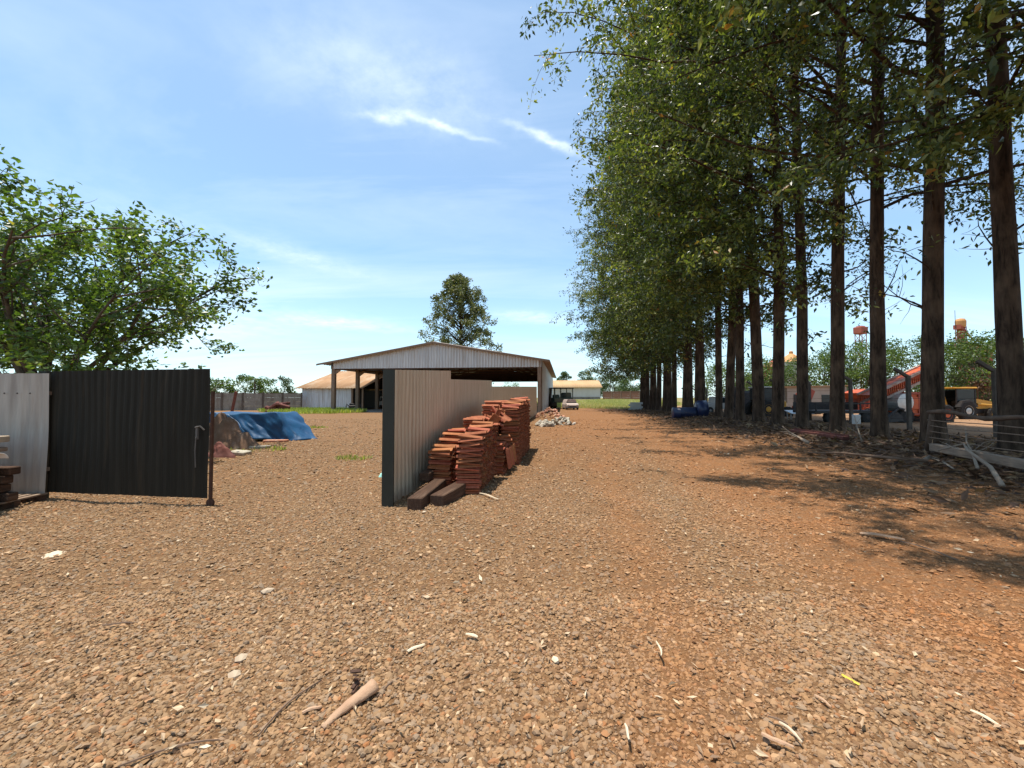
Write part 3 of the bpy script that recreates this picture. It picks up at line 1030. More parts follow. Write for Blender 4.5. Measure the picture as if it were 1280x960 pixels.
def big_shed():
    o0 = Vector((-20.2, 47, 0))
    root = thing('open_shed', 'wide open shed with grey corrugated gable front and posts', 'shed', o0, RZ)
    W_, Dp, zb, ze, zp = 23.5, 41.0, 4.9, 5.75, 7.75
    g = gable_sheet_pts(W_, zb, ze - .06, zp - .06, .32, .05)
    g.build('gable_front', M['gablesheet'], root, True).location = (0, -.12, 0)
    gable_sheet_pts(W_, zb, ze - .06, zp - .06, .32, .03).build('gable_back', M['darkmetal'], root, True).location = (0, Dp - .2, 0)  # added at the far end; its dark colour carries the shade under the roof
    ov = 1.7
    slope = (zp - ze) / (W_ / 2)
    el = ze - ov * slope
    roof_plane((-ov, -.6, el), (-ov, Dp, el), (W_ / 2, Dp, zp), (W_ / 2, -.6, zp), 'roof', M['roofgrey'], root, 80, .03)
    roof_plane((W_ + .9, Dp, ze - .9 * slope), (W_ + .9, -.6, ze - .9 * slope), (W_ / 2, -.6, zp), (W_ / 2, Dp, zp), 'roof', M['roofgrey'], root, 80, .03)
    fa = MB()
    for sx in (0, 1):
        xa, xb = (-ov, W_ / 2) if sx == 0 else (W_ / 2, W_ + .9)
        za, zb2 = (el, zp) if sx == 0 else (zp, ze - .9 * slope)
        fa.add([(xa, -.66, za - .22), (xb, -.66, zb2 - .22), (xb, -.66, zb2 - .04), (xa, -.66, za - .04), (xa, -.61, za - .22), (xb, -.61, zb2 - .22), (xb, -.61, zb2 - .04), (xa, -.61, za - .04)],
               [(0, 1, 2, 3), (7, 6, 5, 4), (0, 4, 5, 1), (3, 2, 6, 7), (0, 3, 7, 4), (1, 5, 6, 2)])
    fa.build('barge_board', M['postwood'], root)
    MB().box((W_ / 2, .05, zb + .02), (W_, .14, .28)).build('tie_beam', M['beamwood'], root)
    for k in range(8):
        y = k * 5.5 + .1
        p = MB()
        p.box((.0, y, (zb + .3) / 2), (.42, .42, zb + .3), bev=.03)
        p.add([(.2, y - .1, zb - .6), (.2, y + .1, zb - .6), (1.1, y + .1, zb + .05), (1.1, y - .1, zb + .05), (.2, y - .1, zb - .1), (.2, y + .1, zb - .1), (.8, y + .1, zb + .1), (.8, y - .1, zb + .1)],
              [(0, 1, 2, 3), (4, 7, 6, 5), (0, 3, 7, 4), (1, 5, 6, 2), (0, 4, 5, 1), (3, 2, 6, 7)])
        p.build('post', M['postwood'], root)
        p = MB()
        p.box((W_ - .2, y, ze / 2 - .1), (.42, .42, ze - .2), bev=.03)
        p.build('post', M['postwood'], root)
        if k:
            t = MB()
            t.box((W_ / 2, y, zb + .02), (W_, .12, .22))
            t.tube([(0, y, zb), (W_ / 2, y, zp - .25), (W_, y, zb)], .08, 6)
            for q in (.25, .5, .75):
                t.box((W_ * q, y, (zb + ze + (zp - ze) * (1 - abs(2 * q - 1))) / 2 - .1), (.1, .1, ze - zb + (zp - ze) * (1 - abs(2 * q - 1)) - .2))
            t.build('truss', M['beamwood'], root)
    s = corr_sheet(Dp, ze - .25, .32, .03, 'side_wall', M['wallsheet'], root, solid=.01, sub=4)
    s.location = (W_ + .12, 0, .05)
    s.rotation_euler = (0, 0, R(90))
    s2 = corr_sheet(Dp, .9, .32, .03, 'eave_skirt', M['wallsheet'], root, solid=.01, sub=4)
    s2.location = (-.3, 0, zb)
    s2.rotation_euler = (0, 0, R(90))
    s2.hide_render = False
    fl = MB().box((W_ / 2, Dp / 2, .03), (W_ - .3, Dp, .06))
    fl.build('floor_slab', M['concrete'], root)


big_shed()


def low_shed():
    o0 = Vector((-28.9, 57.3, 0))
    root = thing('low_shed', 'low metal shed with rusty orange roof and dark open end', 'shed', o0, RZ)
    W_, Dp, ze, zr = 8.9, 20.0, 3.05, 5.9
    corr_sheet(7.2, ze, .30, .03, 'front_wall', M['wallsheet'], root, solid=.01, sub=4).location = (0, 0, 0)
    b = corr_sheet(W_, ze, .30, .03, 'back_wall', M['wallsheet'], root, solid=.01, sub=4)
    b.location = (0, Dp, 0)
    g = MB()
    g.add([(0, 0, 0), (0, Dp, 0), (0, Dp, ze), (0, Dp / 2, zr), (0, 0, ze)], [(0, 1, 2, 3, 4)])
    g.build('end_wall', M['wallsheet'], root, False, .02)
    roof_plane((-.6, -.7, ze - .15), (W_ + .3, -.7, ze - .15), (W_ + .3, Dp / 2, zr + .02), (-.6, Dp / 2, zr + .02), 'roof', M['roofrust'], root, 24, .04)
    roof_plane((W_ + .3, Dp + .7, ze - .15), (-.6, Dp + .7, ze - .15), (-.6, Dp / 2, zr + .02), (W_ + .3, Dp / 2, zr + .02), 'roof', M['roofrust'], root, 24, .04)
    for (x, y, h) in ((7.3, .05, ze), (W_ - .1, .05, ze), (W_ - .1, Dp * .5, zr - .2), (W_ - .1, Dp - .2, ze)):
        MB().box((x, y, h / 2), (.22, .22, h)).build('post', M['postwood'], root)
    MB().box((5.2, Dp * .55, 1.4), (.2, Dp * .85, 2.8)).build('inner_shade_wall', M['darkmetal'], root)  # added dark sheet standing in for the shade inside the open end
    c = thing('white_van', 'small white van with round headlight parked in the dark shed', 'van', at(480, 497, 62).xy.to_3d() + Vector((0, 0, 0)), RZ)
    MB().prism([(-.75, .35), (.75, .35), (.75, 1.05), (.66, 1.2), (.6, 1.72), (.5, 1.82), (-.5, 1.82), (-.6, 1.72), (-.66, 1.2), (-.75, 1.05)], 0, 3.4).build('body', M['white'], c)
    MB().prism([(-.6, 1.15), (.6, 1.15), (.53, 1.62), (-.53, 1.62)], -.02, .02).build('windscreen', M['glass'], c)
    for sx in (-.55, .55):
        MB().lathe([(.13, 0), (.12, -.04), (.05, -.06)], (sx, -.005, .78), 14, 'y').build('headlight', M['silver'], c)
    MB().box((0, -.06, .45), (1.4, .1, .16), bev=.03).build('bumper', M['darkmetal'], c)
    for sx in (-.62, .62):
        for sy in (.6, 2.7):
            MB().lathe([(.2, -.09), (.3, -.08), (.3, .08), (.2, .09)], (sx, sy, .3), 16, 'x').build('wheel', M['black'], c)
    # heap of engine parts beside the post
    e = at(443, 512, 54)
    k = thing('engine_block', 'dark engine block lying on the ground by a shed post', 'engine', (e.x, e.y, 0), .3)
    m = MB()
    m.box((0, 0, .35), (1.3, .8, .6), bev=.06).box((-.3, 0, .75), (.6, .6, .3), (0, .2, 0), .04).lathe([(.1, -.1), (.38, -.08), (.38, .08), (.1, .1)], (.72, 0, .45), 16, 'x')
    m.tube([(-.6, -.3, .5), (-.9, -.35, .8), (-1.0, -.3, .4), (-.8, -.2, .15)], .07, 8)
    m.build('block', M['darkmetal'], k)


low_shed()


# ------------------------------------------------------------------ precast wall, back left
def slab_wall(name, label, a, b, h, step, matp, mats_, cat='wall'):
    a, b = Vector(a), Vector(b)
    d = b - a
    L_ = d.length
    root = thing(name, label, cat, a, math.atan2(d.y, d.x))
    n = int(round(L_ / step))
    pn = MB()
    for i in range(n):
        for j in range(4):
            pn.box((L_ * (i + .5) / n, 0, h * (j + .5) / 4), (L_ / n - .06, .07, h / 4 - .012))
    pn.build('panels', matp, root)
    for i in range(n + 1):
        MB().box((L_ * i / n, -.02, (h + .12) / 2), (.2, .2, h + .12), bev=.02).build('post', mats_, root)
    cp = MB().box((L_ / 2, 0, h + .03), (L_, .14, .05))
    cp.build('coping', mats_, root)


slab_wall('precast_wall', 'grey precast concrete panel wall behind the blue tarpaulin', at(40, 497, 47).xy.to_3d(), at(377, 497, 56).xy.to_3d(), 2.2, 2.35, M['concrete'], M['darkconc'])
pk = at(283, 510, 44)
pl_ = thing('leaning_plank', 'rusty plank leaning against the concrete panel wall', 'plank', (pk.x, pk.y, 0))
MB().box((.45, .5, 1.15), (.28, .08, 2.5), (.25, .35, 0)).build('board', M['redbrown'], pl_)
b_ = at(348, 507, 47)
hp = thing('scrap_bale', 'dark reddish bundle of scrap lying against the concrete wall', 'scrap', (b_.x, b_.y, 0))
m_ = MB()
for i in range(9):
    m_.box((random.uniform(-.9, .9), random.uniform(-.4, .4), .25 + .09 * i), (random.uniform(.7, 1.5), .5, .3), (random.gauss(0, .3), random.gauss(0, .3), random.gauss(0, .6)), .05)
m_.build('scraps', M['redbrown'], hp)


# ------------------------------------------------------------------ blue tarp
def noise3(p, s):
    return math.sin(p[0] * s * 1.7 + 1.3 * math.sin(p[2] * s * 2.3)) * math.sin(p[1] * s * 1.9 + 1.1 * math.sin(p[0] * s)) + .5 * math.sin(p[2] * s * 3.1 + p[0] * s * 2.7)


def tarp():
    A, B = at(345, 515.5, 15.9), at(371, 514.5, 18.2)
    D_, C_ = Vector((-13.8, 15.9, .98)), Vector((-13.8, 18.6, 1.02))
    A1, B1 = G(364, 551, .01), G(398, 548.5, .01)
    F1 = at(317, 547, 15.6)
    D1, C1 = Vector((-14.2, 15.3, .55)), Vector((-14.2, 19.4, .02))
    o0 = Vector((A.x - 2, A.y + 1, 0))
    root = thing('tarpaulin', 'blue tarpaulin draped over a long stack near the concrete wall', 'tarpaulin', o0)
    mb = MB()
    def patch(f, nu, nv, amp, fold=0):
        base = len(mb.v)
        for j in range(nv + 1):
            for i in range(nu + 1):
                u, v = i / nu, j / nv
                p = f(u, v)
                edge = min(1, 4 * min(u, 1 - u)) * min(1, v * 3)
                p = p + Vector((.05 * noise3(p, 1.9), .06 * noise3(p, 2.3), .035 * noise3(p, 2.0) - .02)) * (1 if p.z > .05 else .3)
                q = p - o0
                if fold: q.y -= .075 * v * math.sin(math.pi * min(1, v * 1.15)) ** .5 * math.sin(u * fold + 1.3 * math.sin(u * 5 + v)) * edge
                nn = (noise3(p, 3.1) * .6 + (abs(math.sin(p[0] * 5.5 + 2.2 * p[2] + 1.4 * math.sin(p[1] * 3 + p[2] * 4))) - .6) * .9 + .25 * noise3(p, 9)) * amp * .65 * edge
                mb.v.append((q.x + nn * .4, q.y - nn, max(.006, q.z + nn * .25)))
        for j in range(nv):
            for i in range(nu):
                a = base + j * (nu + 1) + i
                mb.f.append((a, a + 1, a + nu + 2, a + nu + 1))
    def bil(a, b, c, d, sag=0):
        def f(u, v):
            p = a.lerp(b, u).lerp(d.lerp(c, u), v)
            p.z -= sag * math.sin(math.pi * u) * math.sin(math.pi * v)
            return p
        return f
    patch(bil(D_, A, B, C_, .06), 36, 14, .02)
    AF = D_.lerp(A, .62)
    patch(bil(D_, AF, F1, D1), 48, 16, .05, 34)
    patch(bil(AF, A, A1, F1), 40, 20, .06, 22)
    patch(bil(A, B, B1, A1), 36, 20, .07, 19)
    patch(bil(B, C_, C1, B1), 30, 8, .04)
    s = mb.build('sheet', M['tarp'], root, True, .006)
    u = thing('pallet_stack', 'stacked dark pallets half hidden beneath the blue tarpaulin', 'pallet', (-11.9, 16.9, 0))
    k = MB()
    for z in range(6):
        k.box((0, .3, .08 + z * .145), (3.6, 2.0, .03)).box((0, -.6, .02 + z * .145), (3.6, .1, .09)).box((0, .4, .02 + z * .145), (3.6, .1, .09)).box((0, 1.2, .02 + z * .145), (3.6, .1, .09))
    k.build('boards', M['postwood'], u)


tarp()


def heap(name, label, cat, c, rx, ry, h, mat, rough=.22, seed=1):
    root_loc = Vector((c[0], c[1], 0))
    mb = MB()
    nu, nv = 34, 14
    rr = random.Random(seed)
    o1 = rr.uniform(0, 9)
    for j in range(nv + 1):
        for i in range(nu):
            th, v = 2 * math.pi * i / nu, j / nv
            r = v * (1 + .22 * math.sin(3 * th + o1) + .12 * math.sin(7 * th + 2 * o1))
            x, y = rx * r * math.cos(th), ry * r * math.sin(th)
            z = h * (1 - v ** 1.3) + rough * h * (noise3((x + o1, y, v), 2.6) + .35 * noise3((x + o1, y - o1, v), 7.5)) * (1 - v)
            mb.v.append((x, y, max(-.02, z) if v < 1 else -.03))
    for j in range(nv):
        for i in range(nu):
            k = (i + 1) % nu
            mb.f.append((j * nu + i, j * nu + k, (j + 1) * nu + k, (j + 1) * nu + i))
    o = mb.build(name, mat, None, True)
    o.location = root_loc
    return tag(o, label, cat)


g1 = G(287, 562)
heap('cloth_heap', 'crumpled brown groundsheet heaped in front of the blue tarpaulin', 'groundsheet', (g1.x - .55, g1.y + .5), 1.15, .7, .95, M['browntarp'], .42, 4)
g1 = G(272, 572)
heap('earth_heap', 'small dark red clod of earth beside the gate post', 'earth', (g1.x - .1, g1.y + .2), .42, .3, .36, M['redbrown'], .3, 8)
slabspots = [(300, 568, .55, .3, 'pinkish flat slab lying at the foot of the brown groundsheet'), (325, 561, .6, .25, 'flat pale slab right of the brown groundsheet'),
             (345, 553, .8, .3, 'brown earthy slab holding the front hem of the blue tarpaulin'), (378, 547, .5, .25, 'small brown slab on the right hem of the blue tarpaulin'),
             (322, 550, .7, .2, 'whitish board lying between groundsheet and blue tarpaulin')]
for i, (px, py, a, b, lab) in enumerate(slabspots):
    p_ = G(px, py)
    o = MB().box((0, 0, .05), (a, b, .1), (random.gauss(0, .08), random.gauss(0, .08), random.uniform(-.4, .4)), .02).build('slab', M['palestone'] if i in (0, 1, 4) else M['brick'])
    o.location = p_
    tag(o, lab, 'slab')


# ------------------------------------------------------------------ roof tiles
def tile_mesh():
    """interlocking clay tile, length along x (0.42), width along y (0.25), with one roll and one pan"""
    n, L_, th = 14, .42, .013
    prof = []
    for i in range(n + 1):
        s = i / n
        y = -.125 + .25 * s
        z = .036 * max(0, math.sin(math.pi * (s / .48))) if s < .48 else -.010 * math.sin(math.pi * (s - .48) / .52) + (.014 if s > .95 else 0)
        prof.append((y, z))
    mb = MB()
    for k, x in enumerate((-L_ / 2, -L_ / 2 + .03, L_ / 2 - .03, L_ / 2)):
        e = .0 if k in (1, 2) else -.003
        for (y, z) in prof: mb.v.append((x, y, z + th + e))
        for (y, z) in prof: mb.v.append((x, y, z - e))
    m = n + 1
    for k in range(3):
        a, b = k * 2 * m, (k + 1) * 2 * m
        for i in range(n):
            mb.f.append((a + i, a + i + 1, b + i + 1, b + i))
            mb.f.append((a + m + i + 1, a + m + i, b + m + i, b + m + i + 1))
        mb.f.append((a, b, b + m, a + m))
        mb.f.append((a + n, a + m + n, b + m + n, b + n))
    for a in (0, 3 * 2 * m):
        for i in range(n):
            mb.f.append((a + i, a + i + 1, a + m + i + 1, a + m + i) if a else (a + i + 1, a + i, a + m + i, a + m + i + 1))
    return mb


tile_mb = tile_mesh()
tile0 = tile_mb.build('roof_tile', M['terra'])
tile_count = 0
rest_v, rest_f = [], []


def put_tile(loc, rot, label, group, rest=False):
    global tile_count
    if rest:
        Mx = Matrix.Translation(loc) @ Euler(rot).to_matrix().to_4x4()
        b = len(rest_v)
        rest_v.extend(tuple(Mx @ Vector(v)) for v in tile_mb.v)
        rest_f.extend(tuple(b + i for i in f) for f in tile_mb.f)
        return
    o = tile0 if tile_count == 0 else tile0.copy()
    if tile_count: C.objects.link(o)
    o.location, o.rotation_euler = loc, rot
    tag(o, label, 'roof tile', group)
    tile_count += 1


def column(c, n, pitch, yaw, label, group, tilt=0.0, leanx=0.0, top_label=None, rest_below=0, allrest=False):
    x, y = c
    for k in range(n):
        z = .01 + k * pitch
        f = k / max(1, n - 1)
        p = Vector((x + leanx * f + random.gauss(0, .017), y + random.gauss(0, .009), z))
        lab = label
        if k == n - 1 and top_label: lab = top_label
        put_tile(p, (random.gauss(0, .012), tilt * f + random.gauss(0, .015), yaw + random.gauss(0, .05) + (math.pi if k % 2 else 0)), lab, group, allrest or k < rest_below)


def along(x0, y0, s):
    return Vector((x0, y0, 0)) + AX * s


YA = RZ
# front stack, outer row (near the road)
for k in range(6):
    p_ = along(-.76, 7.28, k * .272)
    if k % 2: p_ = p_ + LA * .02
    column((p_.x, p_.y), [22, 23, 24, 25, 26, 25][k], .0445, YA + random.gauss(0, .04), 'terracotta roof tile lying flat in the front stack nearest the camera', 'roof tiles of the front stack',
           tilt=-.14 + .02 * k, leanx=.03, rest_below=(0 if k < 3 else [0, 0, 0, 8, 12, 14][k]))
# front stack, inner row against the fence
for k in range(6):
    p_ = along(-1.28, 7.62, k * .272)
    column((p_.x, p_.y), [16, 17, 19, 21, 22, 22][k], .0445, YA + random.gauss(0, .05), 'shaded roof tile in the inner stack between fence and front stack', 'roof tiles of the inner stack', tilt=.05, rest_below=(4 if k == 0 else [0, 9, 12, 15, 17, 18][k]))
# middle part: low, loose and leaning
for k in range(4):
    p_ = along(-.36, 9.05, k * .29)
    column((p_.x, p_.y), [15, 14, 13, 16][k], .046, YA + random.gauss(0, .12), 'roof tile of the low loose stack between the two high stacks', 'roof tiles of the low stack', tilt=.1, rest_below=[2, 6, 9, 8][k])
for k in range(5):
    p_ = along(-.82, 9.0, k * .272)
    column((p_.x, p_.y), 27, .0445, YA, '', '', allrest=True)
for k in range(9):
    p_ = along(-.42 + random.gauss(0, .08), 9.0, k * .13)
    put_tile((p_.x, p_.y, .95 + .05 * k % .3 + random.uniform(0, .25)), (random.gauss(0, .25), random.uniform(.3, 1.1) * random.choice((-1, 1)), YA + random.gauss(0, .5)), 'loose roof tile thrown askew on top of the low stack', 'loose roof tiles on the low stack')
for k in range(5):
    p_ = along(-.08, 9.0, k * .27)
    put_tile((p_.x, p_.y, .34), (random.gauss(0, .06), 1.45 + random.gauss(0, .06), YA + random.gauss(0, .1)), 'roof tile standing upright against the side of the low stack', 'roof tiles leaning on the low stack')
# rear high stack
for k in range(13):
    p_ = along(-.05, 10.25, k * .275)
    n_ = [32, 33, 34, 33, 35, 35, 36, 35, 36, 37, 36, 37, 36][k]
    column((p_.x, p_.y), n_, .0445, YA + random.gauss(0, .04), 'roof tile in the high rear stack beside the fence', 'roof tiles of the rear stack', tilt=-.08, rest_below=(10 if k == 0 else (18 if k == 1 else n_ - 3)))
for k in range(12):
    p_ = along(-.52, 10.35, k * .275)
    column((p_.x, p_.y), random.randint(31, 35), .0445, YA, '', '', allrest=True)
me_ = bpy.data.meshes.new('roof_tiles')
me_.from_pydata(rest_v, [], rest_f)
me_.materials.append(M['terra'])
ro = bpy.data.objects.new('roof_tiles', me_)
C.objects.link(ro)
tag(ro, 'inner and lower terracotta roof tiles filling the stacks', 'roof tiles', 'roof tiles in the stacks', 'stuff')

# timbers at the foot of the fence
def timber(px, py, ln, w_, h_, yaw, label, z=0.0, pitch=0.0):
    p_ = G(px, py)
    o = MB().box((0, ln / 2, h_ / 2), (w_, ln, h_), None, .012).build('timber_beam', M['beamwood'])
    o.location = p_ + Vector((0, 0, z))
    o.rotation_euler = (pitch, 0, yaw)
    tag(o, label, 'beam', 'timber beams at the fence foot')


timber(518, 640, 2.3, .22, .2, RZ + .04, 'thick dark timber beam lying against the foot of the sheet fence')
timber(546, 635, 1.05, .22, .19, RZ - .12, 'short thick timber beam pointing at the front tile stack')
timber(530, 617, 1.5, .17, .14, RZ + .06, 'thinner timber laid on top of the beam by the fence', .205, .0)

# ------------------------------------------------------------------ rubble
g0 = G(695, 532)
bb = MB().box((0, 0, .05), (.24, .12, .10), None, .012)
bb.v = [(x + .02 * math.sin(9 * y + 5 * z), y, z + (.03 * math.sin(7 * x) if z > .05 else 0)) for x, y, z in bb.v]
brick0 = bb.build('broken_brick', M['brick'])
stv = IV * (1 + rng.uniform(-.25, .25, (12, 1))) * np.array([.2, .15, .11])
stone0 = np_mesh('rubble_stone', stv, IF, M['palestone'])
cb = G(688, 524)
for i in range(90):
    o = brick0 if i == 0 else brick0.copy()
    if i: C.objects.link(o)
    r = random.random()
    a = random.uniform(0, 6.283)
    o.location = (cb.x + .1 + 1.15 * math.sqrt(r) * math.cos(a), cb.y + 2.0 + 1.7 * math.sqrt(r) * math.sin(a), max(0, .75 * (1 - r ** .7)) + random.uniform(0, .08))
    o.rotation_euler = (random.uniform(-.7, .7), random.uniform(-.7, .7), random.uniform(0, 6))
    s = random.uniform(.6, 1.25)
    o.scale = (s, s, s)
    tag(o, 'broken reddish brick in the rubble heap past the tile stacks', 'brick', 'broken bricks in the rubble heap')
for i in range(95):
    o = stone0 if i == 0 else stone0.copy()
    if i: C.objects.link(o)
    side = random.random() < .55
    c_ = G(705, 532) if side else G(683, 534)
    r = random.random()
    a = random.uniform(0, 6.283)
    o.location = (c_.x + (.75 if side else .55) * math.sqrt(r) * math.cos(a), c_.y + 1.0 + .9 * math.sqrt(r) * math.sin(a), .06 + max(0, (.42 if side else .22) * (1 - r ** .6)))
    o.rotation_euler = (random.uniform(-1, 1), random.uniform(-1, 1), random.uniform(0, 6))
    s = random.uniform(.3, .95)
    o.scale = (s * random.uniform(.8, 1.6), s, s * random.uniform(.6, 1))
    tag(o, 'pale grey stone in the rubble heap past the tile stacks', 'stone', 'pale stones in the rubble heap')

# ------------------------------------------------------------------ clutter by the pale fence
def clutter():
    base = Vector((-7.42, 5.95, 0))
    t = thing('timber_stack', 'stack of dark timber offcuts carrying boards before the pale fence', 'timber stack', base)
    for k in range(5):
        for j in range(3):
            MB().box((-.75 + random.uniform(-.08, .08), -.12 + .17 * j + random.gauss(0, .02), .07 + .125 * k), (1.5 + random.uniform(-.15, .2), .15, .115), (0, 0, random.gauss(0, .03)), .012).build('offcut', M['beamwood'], t)
    specs = [('board', 'pale timber board topmost on the trestle by the fence', M['board'], (-.62, .02, 1.03), (1.35, .28, .09), (0, -.03, .04)),
             ('board', 'brown timber board under the pale board on the trestle', M['postwood'], (-.7, .0, .915), (1.5, .36, .06), (0, .02, -.02)),
             ('board', 'reddish board leaning low beneath the trestle', M['redbrown'], (-.5, -.18, .42), (1.4, .05, .13), (0, -.42, 0))]
    for n, lab, mt, c, s, r in specs:
        o = MB().box((0, 0, 0), s, r, .01).build(n, mt)
        o.location = base + Vector(c)
        tag(o, lab, 'board')
    def gutter(z, y, x1, lab, mt):
        mb = MB()
        n = 12
        for ln in (0, 1):
            for i in range(n + 1):
                th = math.pi * i / n
                mb.v.append(((-1.4 if ln == 0 else x1), y + .12 * math.cos(th), z + .085 * math.sin(th)))
        for i in range(n):
            mb.f.append((i, i + 1, n + 2 + i, n + 1 + i))
        o = mb.build('gutter_section', mt, None, True, .008)
        o.location = base
        tag(o, lab, 'gutter')
    gutter(.79, -.14, .28, 'white half round gutter uppermost on the trestle edge', M['whiteplastic'])
    gutter(.68, -.18, .12, 'cream half round gutter lying beneath the white one', M['board'])
    p_ = thing('wooden_pallet', 'dark slatted pallet on the ground before the pale fence', 'pallet', Vector((-8.0, 6.2, 0)), .1)
    for i in range(9):
        MB().box((-.55 + i * .14, 0, .12), (.09, .9, .022), (0, 0, random.gauss(0, .01))).build('slat', M['postwood'], p_)
    for y in (-.38, 0, .38):
        MB().box((0, y, .055), (1.25, .09, .1)).build('bearer', M['beamwood'], p_)


clutter()
p_ = G(479, 598)
o = heap('plastic_bag', 'pale teal plastic bag on the gravel behind the fence end', 'bag', (p_.x, p_.y + .2), .16, .13, .20, M['teal'], .35, 3)

# ------------------------------------------------------------------ blue pipe by the trees
def blue_pipe():
    a = G(842, 523.5)
    root = thing('plastic_pipe', 'dark blue plastic pipe with wide flared mouth lying by the trees', 'pipe', (a.x, a.y, float(gz(a.x, a.y))), -.12)
    mb = MB()
    L_ = 1.75
    mb.lathe([(.40, 0), (.44, .02), (.44, .5), (.455, .52), (.455, .56), (.44, .58), (.44, L_ - .2), (.47, L_)], (0, .3, .44), 28, 'x')
    mb.build('barrel', M['bluepipe'], root, True)
    f = MB()
    n = 28
    prof = [(.47, L_ + .002), (.70, L_ + .12), (.71, L_ + .75), (.64, L_ + .76), (.62, L_ + .2), (.3, L_ + .14)]
    f.lathe(prof, (0, .3, .71), n, 'x')
    f.build('flared_end', M['bluepipe'], root, True)


blue_pipe()

# ------------------------------------------------------------------ rail fence, right
def rail_fence():
    a, b = Vector((11.15, 11.05, 0)), Vector((9.3, 5.2, 0))
    d = b - a
    L_ = d.length
    z0 = float(gz(11, 10))
    root = thing('rail_fence', 'rough log rail fence with five wires under the near trees', 'fence', a + Vector((0, 0, z0 - .02)), math.atan2(d.y, d.x))
    pts = [(x_, .05 * math.sin(x_ * 1.8), 1.17 + .05 * math.sin(x_ * 2.4 + .6) - .012 * x_) for x_ in np.linspace(-.15, L_, 14)]
    MB().tube(pts, [.05 + .012 * math.sin(i * 1.7) for i in range(14)], 8).build('top_rail', M['beamend'], root, True)
    MB().box((L_ / 2, .0, .22), (L_ + .1, .16, .2), (0, .012, 0), .02).build('bottom_beam', M['railpale'], root)
    MB().tube([(-.35, .02, 0), (-.2, .02, .6), (-.05, .02, 1.2)], [.07, .06, .055], 8).build('post', M['beamend'], root, True)
    MB().tube([(3.3, .08, 0), (3.32, .08, 1.18)], .06, 8).build('post', M['beamend'], root, True)
    for k in range(5):
        z = .34 + k * .16
        MB().tube([(x_, 0, z + .015 * math.sin(x_ * 2 + k) - .02 * math.sin(math.pi * x_ / L_)) for x_ in np.linspace(-.2, L_, 10)], .011, 5).build('wire', M['postwood'], root)


rail_fence()


def arm_post_proto():
    root = thing('concrete_post', '', 'post', (0, 0, 0), RZ)
    mb = MB().box((0, 0, 1.28), (.17, .15, 2.64), None, .015)
    mb.box((-.30, 0, 2.74), (.72, .13, .14), (0, R(34), 0), .015)
    mb.build('shaft', M['darkconc'], root)
    wr = MB()
    for z in (.5, 1.0, 1.5, 2.0, 2.4):
        wr.tube([(0, -.1, z), (.02, 2, z - .03), (0, 4.1, z)], .006, 4)
    wr.tube([(-.5, -.1, 2.86), (-.5, 4.1, 2.86)], .006, 4)
    wr.build('wire', M['rust'], root)
    return root


ap = arm_post_proto()
plabels = ['bent arm concrete post behind the thick trunk at the rail fence', 'bent arm concrete post standing clear before the orange harvester', 'bent arm concrete post beside the white box under the trees']
for k in range(11):
    Y = 16.0 + 4.05 * k
    X = 16.6 + .125 * Y
    lab = plabels[k] if k < 3 else 'bent arm concrete fence post half hidden among the farther trunks'
    loc = (X, Y, float(gz(X, Y)))
    if k == 0:
        ap.location = loc
        ap['label'] = lab
        ap['group'] = 'bent concrete posts behind the tree row'
    else:
        dup(ap, loc, RZ, lab, 'bent concrete posts behind the tree row')
bx = at(1071, 547, 18.8)
wb = thing('white_box', 'small white meter box on a thin stick between two trunks', 'box', (bx.x, bx.y, float(gz(bx.x, bx.y))))
MB().box((0, 0, .52), (.32, .14, .42), None, .02).build('case', M['whiteplastic'], wb)
MB().tube([(.0, .0, 0), (.0, .0, .32)], .03, 6).build('stick', M['greybranch'], wb)
MB().box((0, -.075, .52), (.22, .012, .3), None, .004).build('door', M['silver'], wb)
# fallen red profile and branches under the trees
q0, q1 = G(990, 545), G(1058, 556)
o = MB().box((0, 0, .09), ((q1 - q0).length, .22, .12), None, .01).box((0, .09, .17), ((q1 - q0).length, .03, .08)).build('steel_profile', M['redbrown'])
o.location = (q0 + q1) / 2 + Vector((0, 0, float(gz(12, 16))))
o.rotation_euler = (0, 0, math.atan2(q1.y - q0.y, q1.x - q0.x))
tag(o, 'long dark red steel profile lying among litter under the trees', 'profile')


def branch(name, label, pts, r, mat, cat='branch', twigs=3):
    o0 = Vector(pts[0])
    mb = MB()
    q = [Vector(p_) - o0 for p_ in pts]
    mb.tube(q, [r * (1 - .7 * i / (len(q) - 1)) for i in range(len(q))], 6)
    for i in range(twigs):
        k = random.randint(1, len(q) - 2)
        mb.tube(curve_pts(q[k], (random.gauss(0, 1), random.gauss(0, 1), .2), (q[-1] - q[0]).length * .25, 3, 0, .2), [r * .4, r * .3, r * .2, r * .1], 5)
    o = mb.build(name, mat, None, True)
    o.location = o0
    return tag(o, label, cat)


